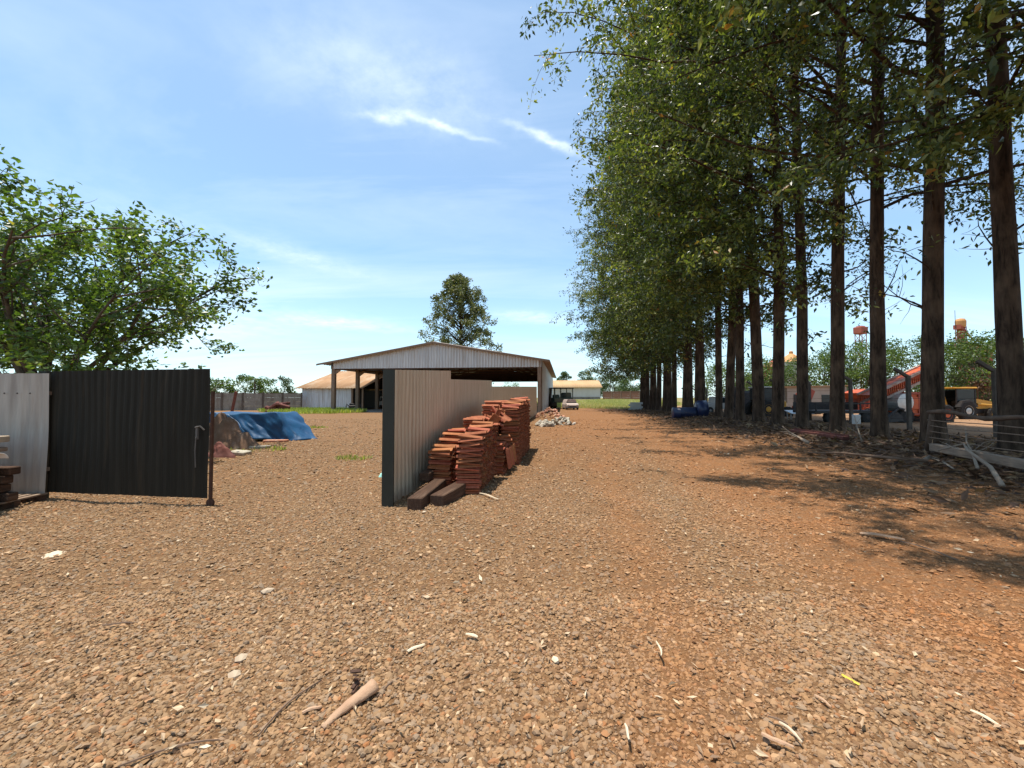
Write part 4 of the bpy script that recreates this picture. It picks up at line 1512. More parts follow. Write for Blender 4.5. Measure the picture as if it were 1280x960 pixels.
zb_ = .14
branch('fallen_branch', 'pale bent dead branch propped over the rail fence beam', [G(1253, 607, .1), G(1246, 585, .35) + Vector((0, .1, 0)), G(1232, 566, .62) + Vector((0, .3, 0)), G(1205, 555, .7), G(1172, 563, .55)], .045, M['greybranch'])
branch('fallen_branch', 'thin forked dead branch leaning inside the rail fence', [G(1222, 585, .2), G(1215, 565, .4), G(1208, 552, .6), G(1207, 535, .9)], .03, M['greybranch'])
branch('fallen_branch', 'pale crooked branch lying under the trees left of the red profile', [G(1010, 553, zb_), G(1000, 548, zb_ + .05), G(988, 541, zb_ + .15), G(978, 533, zb_ + .4)], .06, M['greybranch'])
branch('fallen_branch', 'thin grey branch leaning from the white box to the ground', [G(1079, 555, zb_), G(1075, 545, .4), G(1068, 520, 1.0)], .03, M['greybranch'])
branch('fallen_branch', 'long dark branch lying flat along the edge of the litter strip', [G(1160, 576, zb_ + .03), G(1110, 572, zb_ + .05), G(1050, 566, zb_ + .05), G(1010, 566, zb_)], .05, M['twig'])
branch('fallen_branch', 'splintered pale branch at the foot of the rail fence post', [G(1150, 578, .12), G(1162, 571, .2), G(1178, 577, .12), G(1192, 586, .1)], .05, M['greybranch'], twigs=5)


def litter():
    n = 21000
    y = rng.uniform(4.5, 60, n) ** 1.0
    y = 5 + 50 * rng.random(n) ** 1.7
    u = rng.normal(11.2, 2.0, n)
    x = u + .125 * y
    z = gz(x, y) + rng.uniform(.005, .06, n) + .05 * rng.random(n) * (u > 9)
    D = np.stack([rng.normal(0, 1, n), rng.normal(0, 1, n), rng.normal(0, .22, n)], 1)
    L = rng.uniform(.10, .34, n)
    V, F = leaf_quads(np.stack([x, y, z], 1), D, L, L * rng.uniform(.1, .4, n))
    tag(np_mesh('leaf_litter', V, F, M['litter'], attr=rng.random(n)), 'dry leaves and bark strips littering the ground under the trees', 'leaf litter', kind='stuff')
    n = 4200
    y = 1.4 + 22 * rng.random(n) ** 1.6
    x = rng.uniform(-1.3, 1.3, n) * y
    keep = x - .125 * y < 9
    x, y = x[keep], y[keep]
    n = len(x)
    D = np.stack([rng.normal(0, 1, n), rng.normal(0, 1, n), rng.normal(0, .15, n)], 1)
    L = rng.uniform(.018, .06, n) * (1 + y * .06)
    V, F = leaf_quads(np.stack([x, y, gz(x, y) + .018 + rng.uniform(0, .02, n)], 1), D, L, L * rng.uniform(.15, .5, n))
    tag(np_mesh('wood_chips', V, F, M['chips'], attr=rng.random(n)), 'small pale wood chips and dry leaves strewn over the gravel', 'wood chips', kind='stuff')
    # brush: thin twigs under the trees
    mb = MB()
    for i in range(170):
        yy = 7 + 30 * random.random() ** 1.5
        uu = random.gauss(10.8, 1.3)
        xx = uu + .125 * yy
        a = random.uniform(0, 6.283)
        ln = random.uniform(.4, 1.6)
        pts = curve_pts((xx, yy, float(gz(xx, yy)) + .03), (math.cos(a), math.sin(a), random.uniform(.0, .5)), ln, 4, -.5, .2)
        mb.tube([(p_.x, p_.y, max(p_.z, float(gz(p_.x, p_.y)) + .015)) for p_ in pts], [.012, .010, .008, .006, .003], 4, False)
    tag(mb.build('brushwood', M['twig']), 'tangle of thin dry twigs under the tree row', 'brushwood', kind='stuff')


litter()

# ------------------------------------------------------------------ pieces on the gravel in the foreground
def bark_piece():
    a, b = G(403, 911, .02), G(466, 858, .05)
    root = thing('bark_piece', 'long curled piece of reddish tan bark in the foreground gravel', 'bark', a)
    d = (b - a)
    n = Vector((-d.y, d.x, 0)).normalized()
    mb = MB()
    m = 9
    for i in range(11):
        s = i / 10
        c = d * s
        w_ = .012 + .030 * s
        for k in range(m):
            th = math.pi * (1.05 * k / (m - 1) - .05)
            mb.v.append(tuple(c + n * (w_ * math.cos(th) + .008 * math.sin(s * 5)) + Vector((0, 0, w_ * .9 * math.sin(th) + .002 * math.sin(i * 2.3 + k)))))
    for i in range(10):
        for k in range(m - 1):
            a_ = i * m + k
            mb.f.append((a_, a_ + 1, a_ + m + 1, a_ + m))
    mb.build('strip', M['driedbark'], root, True, .006)
    k = MB()
    e = d * .83 + n * .055
    for i in range(5):
        k.box(tuple(e + n * (.012 * i) + d * (.03 * (i - 2)) + Vector((0, 0, .02 + .012 * i))), (.06, .022, .008), (random.gauss(0, .5), random.gauss(0, .5), 1.1 + random.gauss(0, .5)))
    k.build('dark_flake', M['darkbark'], root)


bark_piece()


def chip(name, px0, py0, px1, py1, w_, h_, mat, label, cat):
    a, b = G(px0, py0, .028), G(px1, py1, .028)
    d = b - a
    L_ = d.length
    pts = []
    n = 6
    mb = MB()
    for i in range(n + 1):
        s = i / n
        ww = w_ / 2 * (.35 + .65 * math.sin(math.pi * min(1, .15 + s * .75))) * random.uniform(.85, 1.1)
        zz_ = h_ * .5 * math.sin(math.pi * s) * random.uniform(.6, 1.2)
        off = .06 * L_ * math.sin(s * 4 + px0)
        for (yy, z2) in ((-ww + off, 0), (-ww * .6 + off, h_), (ww * .6 + off, h_), (ww + off, 0)):
            mb.v.append((L_ * s, yy, z2 * .6 + zz_))
    for i in range(n):
        for k in range(4):
            k2 = (k + 1) % 4
            mb.f.append((i * 4 + k, i * 4 + k2, i * 4 + 4 + k2, i * 4 + 4 + k))
    mb.f += [(3, 2, 1, 0), (n * 4, n * 4 + 1, n * 4 + 2, n * 4 + 3)]
    o = mb.build(name, mat)
    o.location = a
    o.rotation_euler = (0, 0, math.atan2(d.y, d.x))
    tag(o, label, cat)


chip('wood_strip', 1213, 888, 1252, 908, .022, .008, M['palewood'], 'straight pale wood strip at the lower right of the gravel', 'wood strip')
chip('wood_strip', 974, 903, 1004, 928, .014, .01, M['palewood'], 'pale splinter beside a curved bark sliver near the bottom edge', 'wood strip')
chip('bark_sliver', 952, 917, 992, 936, .026, .012, M['driedbark'], 'curved tan bark sliver next to the pale splinter', 'bark')
chip('bark_sliver', 1018, 869, 1040, 884, .015, .008, M['driedbark'], 'small tan bark sliver below the yellow leaf', 'bark')
chip('dry_leaf', 1053, 843, 1076, 858, .024, .006, M['yleaf'], 'yellow leaf lying on the grey stones', 'leaf')
chip('bark_sliver', 1075, 667, 1130, 674, .07, .02, M['driedbark'], 'long pinkish bark sliver between the tree shadows', 'bark')
chip('twig', 1125, 677, 1200, 700, .022, .015, M['twig'], 'long thin twig pointing at the small tree shadow', 'twig')
chip('twig', 320, 920, 400, 850, .012, .01, M['twig'], 'long dark twig left of the curled bark piece', 'twig')
chip('twig', 470, 870, 500, 848, .010, .01, M['twig'], 'short dark twig right of the curled bark piece', 'twig')
chip('twig', 130, 781, 165, 780, .014, .012, M['twig'], 'short brown twig alone in the left gravel', 'twig')
chip('twig', 150, 955, 275, 925, .012, .01, M['twig'], 'long curved twig near the bottom left corner', 'twig')
chip('twig', 960, 895, 985, 907, .012, .01, M['twig'], 'brown twig just above the pale splinter', 'twig')
chip('bark_sliver', 378, 892, 402, 883, .022, .012, M['driedbark'], 'reddish bark sliver left of the curled bark piece', 'bark')
chip('wood_strip', 510, 815, 530, 805, .030, .01, M['palewood'], 'cream wood flake above the curled bark piece', 'wood flake')
chip('wood_strip', 583, 792, 597, 797, .026, .01, M['palewood'], 'small cream flake right of the other cream wood flake', 'wood flake')
chip('wood_strip', 780, 905, 788, 925, .015, .008, M['palewood'], 'pale upright wood flake among the grey stones at bottom middle', 'wood flake')
chip('wood_strip', 822, 802, 826, 820, .013, .008, M['palewood'], 'slim pale wood flake on the middle track', 'wood flake')
chip('white_stick', 598, 617, 625, 624, .03, .02, M['palewood'], 'pale stick on the gravel before the front tile stack', 'stick')


def flat_stone(px, py, r, label, mat, flat=.4):
    p_ = G(px, py)
    o = np_mesh('flat_stone', IV * (1 + rng.uniform(-.2, .2, (12, 1))) * np.array([r, r * .75, r * flat]), IF, mat)
    o.location = p_ + Vector((0, 0, r * flat * .6))
    o.rotation_euler = (0, 0, random.uniform(0, 6))
    tag(o, label, 'stone')


flat_stone(67, 696, .14, 'white flat stone alone in the left gravel', M['palewood'], .2)
flat_stone(334, 741, .055, 'cream stone alone in the middle left gravel', M['board'])
flat_stone(293, 844, .05, 'light tan flat stone left of the curled bark piece', M['board'], .25)
flat_stone(301, 824, .05, 'pale tan flat stone just above another flat stone', M['board'], .25)
flat_stone(695, 827, .03, 'round whitish stone on the middle gravel', M['palewood'], .6)


# ------------------------------------------------------------------ grass
def grass(name, label, regs, dens, hmin, hmax, mat='grass'):
    P, Hh = [], []
    for (cx, cy, rx, ry) in regs:
        n = int(dens * rx * ry * 3.1)
        r = np.sqrt(rng.random(n))
        a = rng.uniform(0, 6.283, n)
        x, y = cx + rx * r * np.cos(a), cy + ry * r * np.sin(a)
        keep = (nz(x, y, 1.1) + rng.normal(0, .5, n)) > -.45
        P.append(np.stack([x[keep], y[keep], gz(x[keep], y[keep])], 1))
    P = np.concatenate(P)
    n = len(P)
    D = np.stack([rng.normal(0, .35, n), rng.normal(0, .35, n), np.ones(n)], 1)
    L = rng.uniform(hmin, hmax, n)
    V, F = leaf_quads(P, D, L, L * .16 + .012)
    tag(np_mesh(name, V, F, M[mat], attr=rng.random(n)), label, 'grass', kind='stuff')


gA = at(410, 512, 46)
grass('weed_patch', 'bright green weeds growing before the low metal shed', [(gA.x - 1, gA.y, 5.0, 4.5), (gA.x - 4.5, gA.y + 4, 5, 4)], 150, .15, .55)
grass('tall_grass', 'yellow green grass at the far end of the road', [(15, 76, 11, 15), (24, 84, 9, 14), (3.5, 82, 5, 9)], 45, .10, .34, 'palegrass')
g2, g3 = G(330, 562), G(395, 535)
grass('ground_weeds', 'sparse low weeds around the tarpaulin', [(g2.x, g2.y - .3, .9, .5), (g3.x, g3.y, .6, .5), (-4.3, 11.3, .5, .4)], 220, .05, .16)


# ------------------------------------------------------------------ far end of the road
def far_building():
    a = at(683, 497, 118)
    root = thing('white_warehouse', 'long white warehouse with tan roof at the end of the road', 'warehouse', (a.x, a.y, float(gz(a.x + 5, a.y))), -.04)
    W_ = 15.2
    MB().box((W_ / 2, 6, 1.75), (W_, 12, 3.5)).build('wall', M['whitewall'], root)
    roof_plane((-.5, -.7, 3.35), (W_ + .5, -.7, 3.35), (W_ + .5, 6, 5.6), (-.5, 6, 5.6), 'roof', M['rooftan'], root, 30, .04, .08)
    roof_plane((W_ + .5, 12.7, 3.35), (-.5, 12.7, 3.35), (-.5, 6, 5.6), (W_ + .5, 6, 5.6), 'roof', M['rooftan'], root, 30, .04, .08)
    g = MB()
    for x in (0.01, W_ - .01):
        g.add([(x, 0, 3.45), (x, 12, 3.45), (x, 6, 5.5)], [(0, 1, 2)])
    g.build('gable', M['whitewall'], root, False, .02)
    MB().box((W_ / 2, -.05, .35), (W_, .1, .7)).build('plinth', M['concrete'], root)


far_building()
a1, a2 = at(754, 497, 104), at(800, 497, 98)
slab_wall('brick_wall', 'reddish brown panel wall right of the white warehouse', (a1.x, a1.y, float(gz(a1.x, a1.y))), (a2.x, a2.y, float(gz(a2.x, a2.y))), 2.0, 2.6, M['brickwall'], M['postwood'])
b1 = G(800, 512.5)
o = MB()
for j in range(4):
    for i in range(4):
        o.box((.42 * i + (.2 if j % 2 else 0), 0, .13 + .26 * j), (.40, .2, .245), None, .012)
o = o.build('block_wall', M['whitewall'])
o.location = (b1.x - 1.3, b1.y, float(gz(b1.x, b1.y)) - .02)
tag(o, 'short whitewashed block wall at the last trunk of the row', 'wall')


def old_truck():
    a = at(703, 497, 62)
    root = thing('old_truck', 'dark green old truck with slatted canopy beside the shed', 'truck', (a.x, a.y, float(gz(a.x, a.y))), .25)
    root.scale = (1.2, 1.2, 1.2)
    MB().box((0, .6, 1.05), (2.5, 2.2, .6), None, .08).box((.7, .5, 1.6), (.9, 1.4, .8), None, .1).box((-.6, .7, 1.5), (.6, 1.2, .5), None, .1).build('body', M['truckgreen'], root)
    f = MB()
    for x in (-1.2, -.4, .4, 1.2):
        f.box((x, -.4, 1.95), (.09, .09, 1.2)).box((x, 1.6, 1.95), (.09, .09, 1.2))
    f.build('slats', M['truckgreen'], root)
    MB().box((0, .6, 2.55), (2.7, 2.4, .12), None, .03).build('canopy', M['darkgreen'], root)
    MB().box((-1.7, -.3, 1.4), (.28, .28, 2.3), (0, .06, 0), .04).build('stack_pipe', M['darkmetal'], root)
    MB().box((-1.35, -.2, .55), (.7, 1.2, .5), None, .05).build('fender', M['darkmetal'], root)
    for sx in (-1.0, 1.0):
        for sy in (0, 1.5):
            wv = MB().lathe([(.25, -.14), (.48, -.12), (.48, .12), (.25, .14)], (sx, sy, .48), 18, 'x').build('wheel', M['black'], root)
            MB().lathe([(.22, -.15), (.22, .15)], (sx, sy, .48), 12, 'x').build('rim', M['silver'], wv)
    b = at(716, 497, 56)
    c = thing('small_car', 'small dusty pinkish white car facing the camera by the old truck', 'car', (b.x, b.y, float(gz(b.x, b.y))), .06)
    W2 = .82
    MB().prism([(-W2, .25), (W2, .25), (W2, .72), (.76, .86), (.62, 1.3), (.5, 1.38), (-.5, 1.38), (-.62, 1.3), (-.76, .86), (-W2, .72)], .9, 3.6).build('body', M['dustypink'], c)
    h = MB()
    h.prism([(0, .25), (.95, .25), (.95, .92), (.55, .86), (.1, .74), (0, .6)], -.8, .8, 'x')
    hh = h.build('bonnet', M['dustypink'], c)
    MB().add([(-.7, .84, .93), (.7, .84, .93), (.56, 1.05, 1.29), (-.56, 1.05, 1.29), (-.7, .89, .93), (.7, .89, .93), (.56, 1.1, 1.29), (-.56, 1.1, 1.29)],
             [(0, 1, 2, 3), (7, 6, 5, 4), (0, 4, 5, 1), (3, 2, 6, 7), (0, 3, 7, 4), (1, 5, 6, 2)]).build('windscreen', M['glass'], c)
    MB().box((0, -.03, .42), (1.0, .04, .16), None, .01).build('grille', M['darkmetal'], c)
    for sx in (-.6, .6):
        MB().lathe([(.11, 0), (.1, -.03), (.04, -.05)], (sx, -.005, .6), 12, 'y').build('headlight', M['silver'], c)
        for sy in (.5, 2.9):
            MB().lathe([(.18, -.09), (.28, -.08), (.28, .08), (.18, .09)], (sx * 1.22, sy, .28), 16, 'x').build('wheel', M['black'], c)
    MB().box((0, -.06, .3), (1.6, .1, .12), None, .03).build('bumper', M['darkmetal'], c)


old_truck()


def utility_pole(px, top, Y, label):
    a = at(px, 497, Y)
    h = at(px, top, Y).z
    root = thing('utility_pole', label, 'pole', (a.x, a.y, float(gz(a.x, a.y))))
    MB().tube([(0, 0, -.2), (0, 0, h)], [.13, .09], 8).build('shaft', M['darkconc'], root)
    MB().box((0, 0, h - .5), (1.6, .1, .1)).build('crossarm', M['darkconc'], root)


utility_pole(763, 461, 135, 'thin bare pole rising past the far wall at the road end')

# trees in the background
bg = [(746, 150, 11, 6, 'dark round tree right behind the warehouse corner'), (770, 150, 8.5, 8, 'wide low tree behind the far brick wall'), (790, 140, 8.0, 6, 'low tree just left of the last row trunk'),
      (705, 170, 11.3, 4, 'distant tree rising over the tan warehouse roof'), (730, 172, 11.8, 4.5, 'second distant tree rising over the tan warehouse roof')]
for px, Y, h, r, lab in bg:
    a = at(px, 497, Y)
    bushy('background_tree', lab, a.x, a.y, h, r, M['dleaf'], 3000, .5, 'trees beyond the road end', .2, 26)
bgl = [(262, 60, 5.0, 2.2, 'bleaf', 'dark bush above the wall nearest the gate post'), (283, 62, 4.6, 2.6, 'gleaf', 'light green bush above the concrete wall'), (305, 66, 5.2, 2.6, 'dleaf', 'dark round bush behind the concrete wall'),
       (330, 66, 4.5, 3.2, 'gleaf', 'bright green wide bush below the palm'), (352, 68, 5.2, 2.6, 'dleaf', 'dark olive tree at the wall end near the low shed'), (238, 62, 5.5, 3.4, 'bleaf', 'green tree hidden behind the gate leaf'), 
       (440, 95, 9.6, 2.5, 'dleaf', 'distant tree seen between the shed posts'), (460, 100, 8.6, 3.0, 'gleaf', 'bright tree rising behind the rusty roof ridge'), (640, 120, 6.2, 4.5, 'gleaf', 'green tree seen through the far end of the open shed')]
for px, Y, h, r, mt, lab in bgl:
    a = at(px, 497, Y)
    bushy('background_tree', lab, a.x, a.y, h, r, M[mt], 1500, .3, 'trees beyond the left wall', .12, 20)
a = at(318, 497, 64)
root = thing('palm_tree', 'small palm with arching fronds above the concrete wall', 'palm', (a.x, a.y, 0))
MB().tube([(0, 0, 0), (.05, 0, 2), (.0, .05, 4.4)], [.16, .13, .11], 8).build('trunk', M['gbark'], root)
P, D = [], []
for i in range(13):
    az = i * 2.4
    for q in curve_pts((0, 0, 4.4), (math.cos(az), math.sin(az), random.uniform(.4, 1.4)), 2.4, 12, -2.0, .03)[1:]:
        for s in (-1, 1):
            for _ in range(2):
                P.append(q[:])
                D.append((-s * math.sin(az) + .5 * math.cos(az), s * math.cos(az) + .5 * math.sin(az), -.35 + random.gauss(0, .15)))
L = np.full(len(P), .55)
leaves('crown', P, D, L, L * .12, M['gleaf'], root)
rb = [(905, 66, 8, 5), (935, 60, 8.5, 4.5), (962, 62, 9.2, 5), (1000, 58, 8.6, 4.6), (1030, 60, 9.6, 4.8), (1062, 55, 11.0, 4.6), (1092, 52, 10.8, 4.4), (1128, 50, 9.4, 4.6), (1150, 56, 11.6, 5), (1192, 50, 9.8, 4.8), (1222, 46, 10.3, 4.6), (1262, 48, 10.2, 5), (1310, 50, 10.5, 5)]
rlab = ['farthest green tree seen between the far trunks', 'green tree left of the orange roofed silo', 'tree standing before the orange roofed silo', 'light green tree right of the silo', 'tree above the grey machine house',
        'tree below the red lattice tower', 'tree right of the red lattice tower', 'tree above the orange conveyor', 'tall tree left of the red elevator tower', 'dense tree behind the yellow backhoe cab', 'tree below the red elevator tower', 'tree behind the backhoe bonnet', 'rightmost tree behind the rail fence trunk']
for (px, Y, h, r), lab in zip(rb, rlab):
    a = at(px, 497, Y)
    bushy('background_tree', lab, a.x, a.y, h * .86, r, M['bleaf'], 4200, .27, 'trees behind the machinery yard', .16, 34)
hz = at(1235, 500, 44)
bushy('shrub', 'dry brownish shrub bank behind the backhoe bonnet', hz.x, hz.y, 3.4, 3.0, M['litter'], 1800, .25, None, .08, 20)


# ------------------------------------------------------------------ machinery yard
def wheel(parent, c, r, w_, rimmat, axis='y'):
    t = MB()
    n = 24
    t.lathe([(r * .55, -w_ / 2), (r * .9, -w_ / 2), (r, -w_ * .36), (r, w_ * .36), (r * .9, w_ / 2), (r * .55, w_ / 2)], c, n, axis)
    for k in range(n):
        th = 2 * math.pi * k / n
        x, z = r * math.cos(th), r * math.sin(th)
        if axis == 'y':
            t.box((c[0] + x, c[1] + (-.2 if k % 2 else .2) * w_, c[2] + z), (r * .13, w_ * .5, r * .07), (0, -th + math.pi / 2, 0))
    o = t.build('wheel', M['black'], parent)
    MB().lathe([(r * .12, -w_ * .53), (r * .2, -w_ * .53), (r * .5, -w_ * .46), (r * .56, -w_ * .52), (r * .56, w_ * .52), (r * .12, w_ * .5)], c, 20, axis).build('rim', rimmat, o)
    return o


def backhoe():
    a = G(1199, 525)
    root = thing('backhoe_loader', 'yellow backhoe loader with dark cab in the machinery yard', 'backhoe', (a.x, a.y, 0), .05)
    root.scale = (.84, .84, .88)
    wheel(root, (-.35, -.85, .78), .78, .45, M['silver'])
    wheel(root, (-.35, .85, .78), .78, .45, M['silver'])
    wheel(root, (2.0, -.8, .5), .5, .34, M['yellow'])
    wheel(root, (2.0, .8, .5), .5, .34, M['yellow'])
    MB().box((.9, 0, .75), (3.6, .8, .4), None, .05).build('chassis', M['darkmetal'], root)
    MB().prism([(.75, .95), (2.6, .95), (2.68, 1.35), (2.5, 1.55), (.75, 1.85)], -.45, .45).build('bonnet', M['yellow'], root)
    c = MB()
    for (x, y) in ((-1.0, -.7), (-1.0, .7), (.68, -.7), (.68, .7)):
        c.box((x, y, 1.85), (.1, .1, 1.5))
    c.box((-.16, -.7, 1.12), (1.75, .08, .1)).box((-.16, .7, 1.12), (1.75, .08, .1))
    c.build('cab', M['darkmetal'], root)
    MB().box((-.16, 0, 2.68), (2.05, 1.6, .14), None, .05).build('cab_roof', M['yellow'], root)
    g = MB()
    g.box((-.16, -.71, 1.88), (1.55, .03, 1.35)).box((-.16, .71, 1.88), (1.55, .03, 1.35)).box((.69, 0, 1.95), (.03, 1.25, 1.2))
    g.build('window', M['glass'], root)
    MB().box((-.2, 0, 1.2), (.5, .5, .9), None, .08).build('seat', M['black'], root)
    MB().prism([(-1.15, 1.1), (-.9, 1.62), (-.2, 1.7), (.42, 1.3), (.5, 1.1), (.3, 1.1), (-.1, 1.5), (-.8, 1.45), (-1.0, 1.1)], -1.08, -.66).build('fender', M['darkmetal'], root)
    MB().tube([(1.5, -.25, 1.6), (1.5, -.25, 2.5)], .05, 8).build('exhaust', M['rust'], root)
    ar = MB()
    for y in (-.75, .75):
        ar.tube([(.8, y, 1.35), (2.2, y, 1.25), (3.2, y, .55)], [.09, .09, .07], 6)
    ar.build('loader_arm', M['yellow'], root)
    MB().prism([(3.1, .1), (3.9, .08), (3.9, .14), (3.25, .2), (3.15, .6), (3.5, .85), (3.45, .9), (3.05, .65)], -1.1, 1.1).build('bucket', M['darkmetal'], root)
    bo = MB()
    bo.tube([(-1.1, 0, .9), (-1.5, 0, 2.2), (-1.9, 0, 2.9)], [.14, .12, .1], 6).tube([(-1.9, 0, 2.9), (-2.5, 0, 2.0), (-2.4, 0, 1.0)], [.1, .09, .07], 6)
    bo.build('boom', M['yellow'], root)
    MB().prism([(-2.6, .4), (-2.1, .35), (-1.9, .7), (-2.2, 1.0), (-2.55, .95)], -.3, .3).build('digging_bucket', M['darkmetal'], root)


backhoe()


def harvester():
    a = G(1117, 529)
    root = thing('cane_harvester', 'orange harvester with long white and red inclined conveyor', 'harvester', (a.x, a.y, 0), .08)
    MB().box((.9, 0, 1.25), (1.7, 1.6, 1.5), None, .08).box((.9, -.82, 1.3), (1.2, .08, .8), None, .02).build('body', M['orange'], root)
    p = MB()
    for i in range(3):
        p.box((.3 + i * .55, -.84, 1.3), (.08, .06, 1.4))
    p.box((.9, -.86, .62), (1.7, .05, .1)).box((.9, -.86, 1.9), (1.7, .05, .1))
    p.build('ribs', M['redpaint'], root)
    e = MB()
    e.box((2.2, 0, 1.5), (.9, 1.5, .9), None, .06)
    e.build('engine_cover', M['orange'], root)
    MB().box((1.5, -.9, 1.85), (.6, .16, .3), None, .05).build('tank', M['silver'], root)
    MB().box((2.4, 0, .8), (1.0, 1.4, .5), None, .05).build('rear_body', M['orange'], root)
    dr = MB().lathe([(.25, -.55), (.55, -.52), (.55, .52), (.25, .55)], (-.35, -.6, 1.35), 20, 'y')
    dr.build('drum', M['silver'], root)
    cv = MB()
    v0, v1 = Vector((-1.9, -.6, 1.3)), Vector((2.6, -.6, 3.2))
    d = (v1 - v0)
    ang = -math.atan2(d.z, d.x)
    mid = (v0 + v1) / 2
    cv.box(mid, (d.length, .14, .14), (0, ang, 0)).box(mid + Vector((-.15, 0, .55)), (d.length, .14, .14), (0, ang, 0))
    cv.box(mid + Vector((0, 1.0, 0)), (d.length, .14, .14), (0, ang, 0)).box(mid + Vector((-.15, 1.0, .55)), (d.length, .14, .14), (0, ang, 0))
    cv.build('conveyor_frame', M['conveyor'], root)
    sl_ = MB()
    for i in range(34):
        q = v0 + d * (i / 33)
        sl_.box(q + Vector((-.08, 0, .28)), (.045, .08, .56), (0, -.1, 0)).box(q + Vector((-.08, 1.0, .28)), (.045, .08, .56), (0, -.1, 0))
        sl_.box(q + Vector((-.05, .5, .5)), (.16, .95, .12), (0, ang, 0))
    sl_.build('conveyor_slats', M['orange'], root)
    wheel(root, (-.2, -.9, .5), .5, .35, M['darkmetal'])
    wheel(root, (2.5, -.9, .6), .6, .4, M['orange'])
    wheel(root, (2.5, .9, .6), .6, .4, M['orange'])
    wheel(root, (-.2, .9, .5), .5, .35, M['darkmetal'])
    h = MB()
    for i in range(5):
        h.prism([(-1.9, .1), (-.6, .2), (-.65, .5), (-1.0, .75), (-1.5, .6)], -1.2 + i * .5, -1.12 + i * .5)
    h.tube([(-.6, -1.2, .9), (-1.0, -1.25, 1.0), (-1.8, -1.2, .35)], .09, 6)
    h.build('header', M['darkmetal'], root)


harvester()


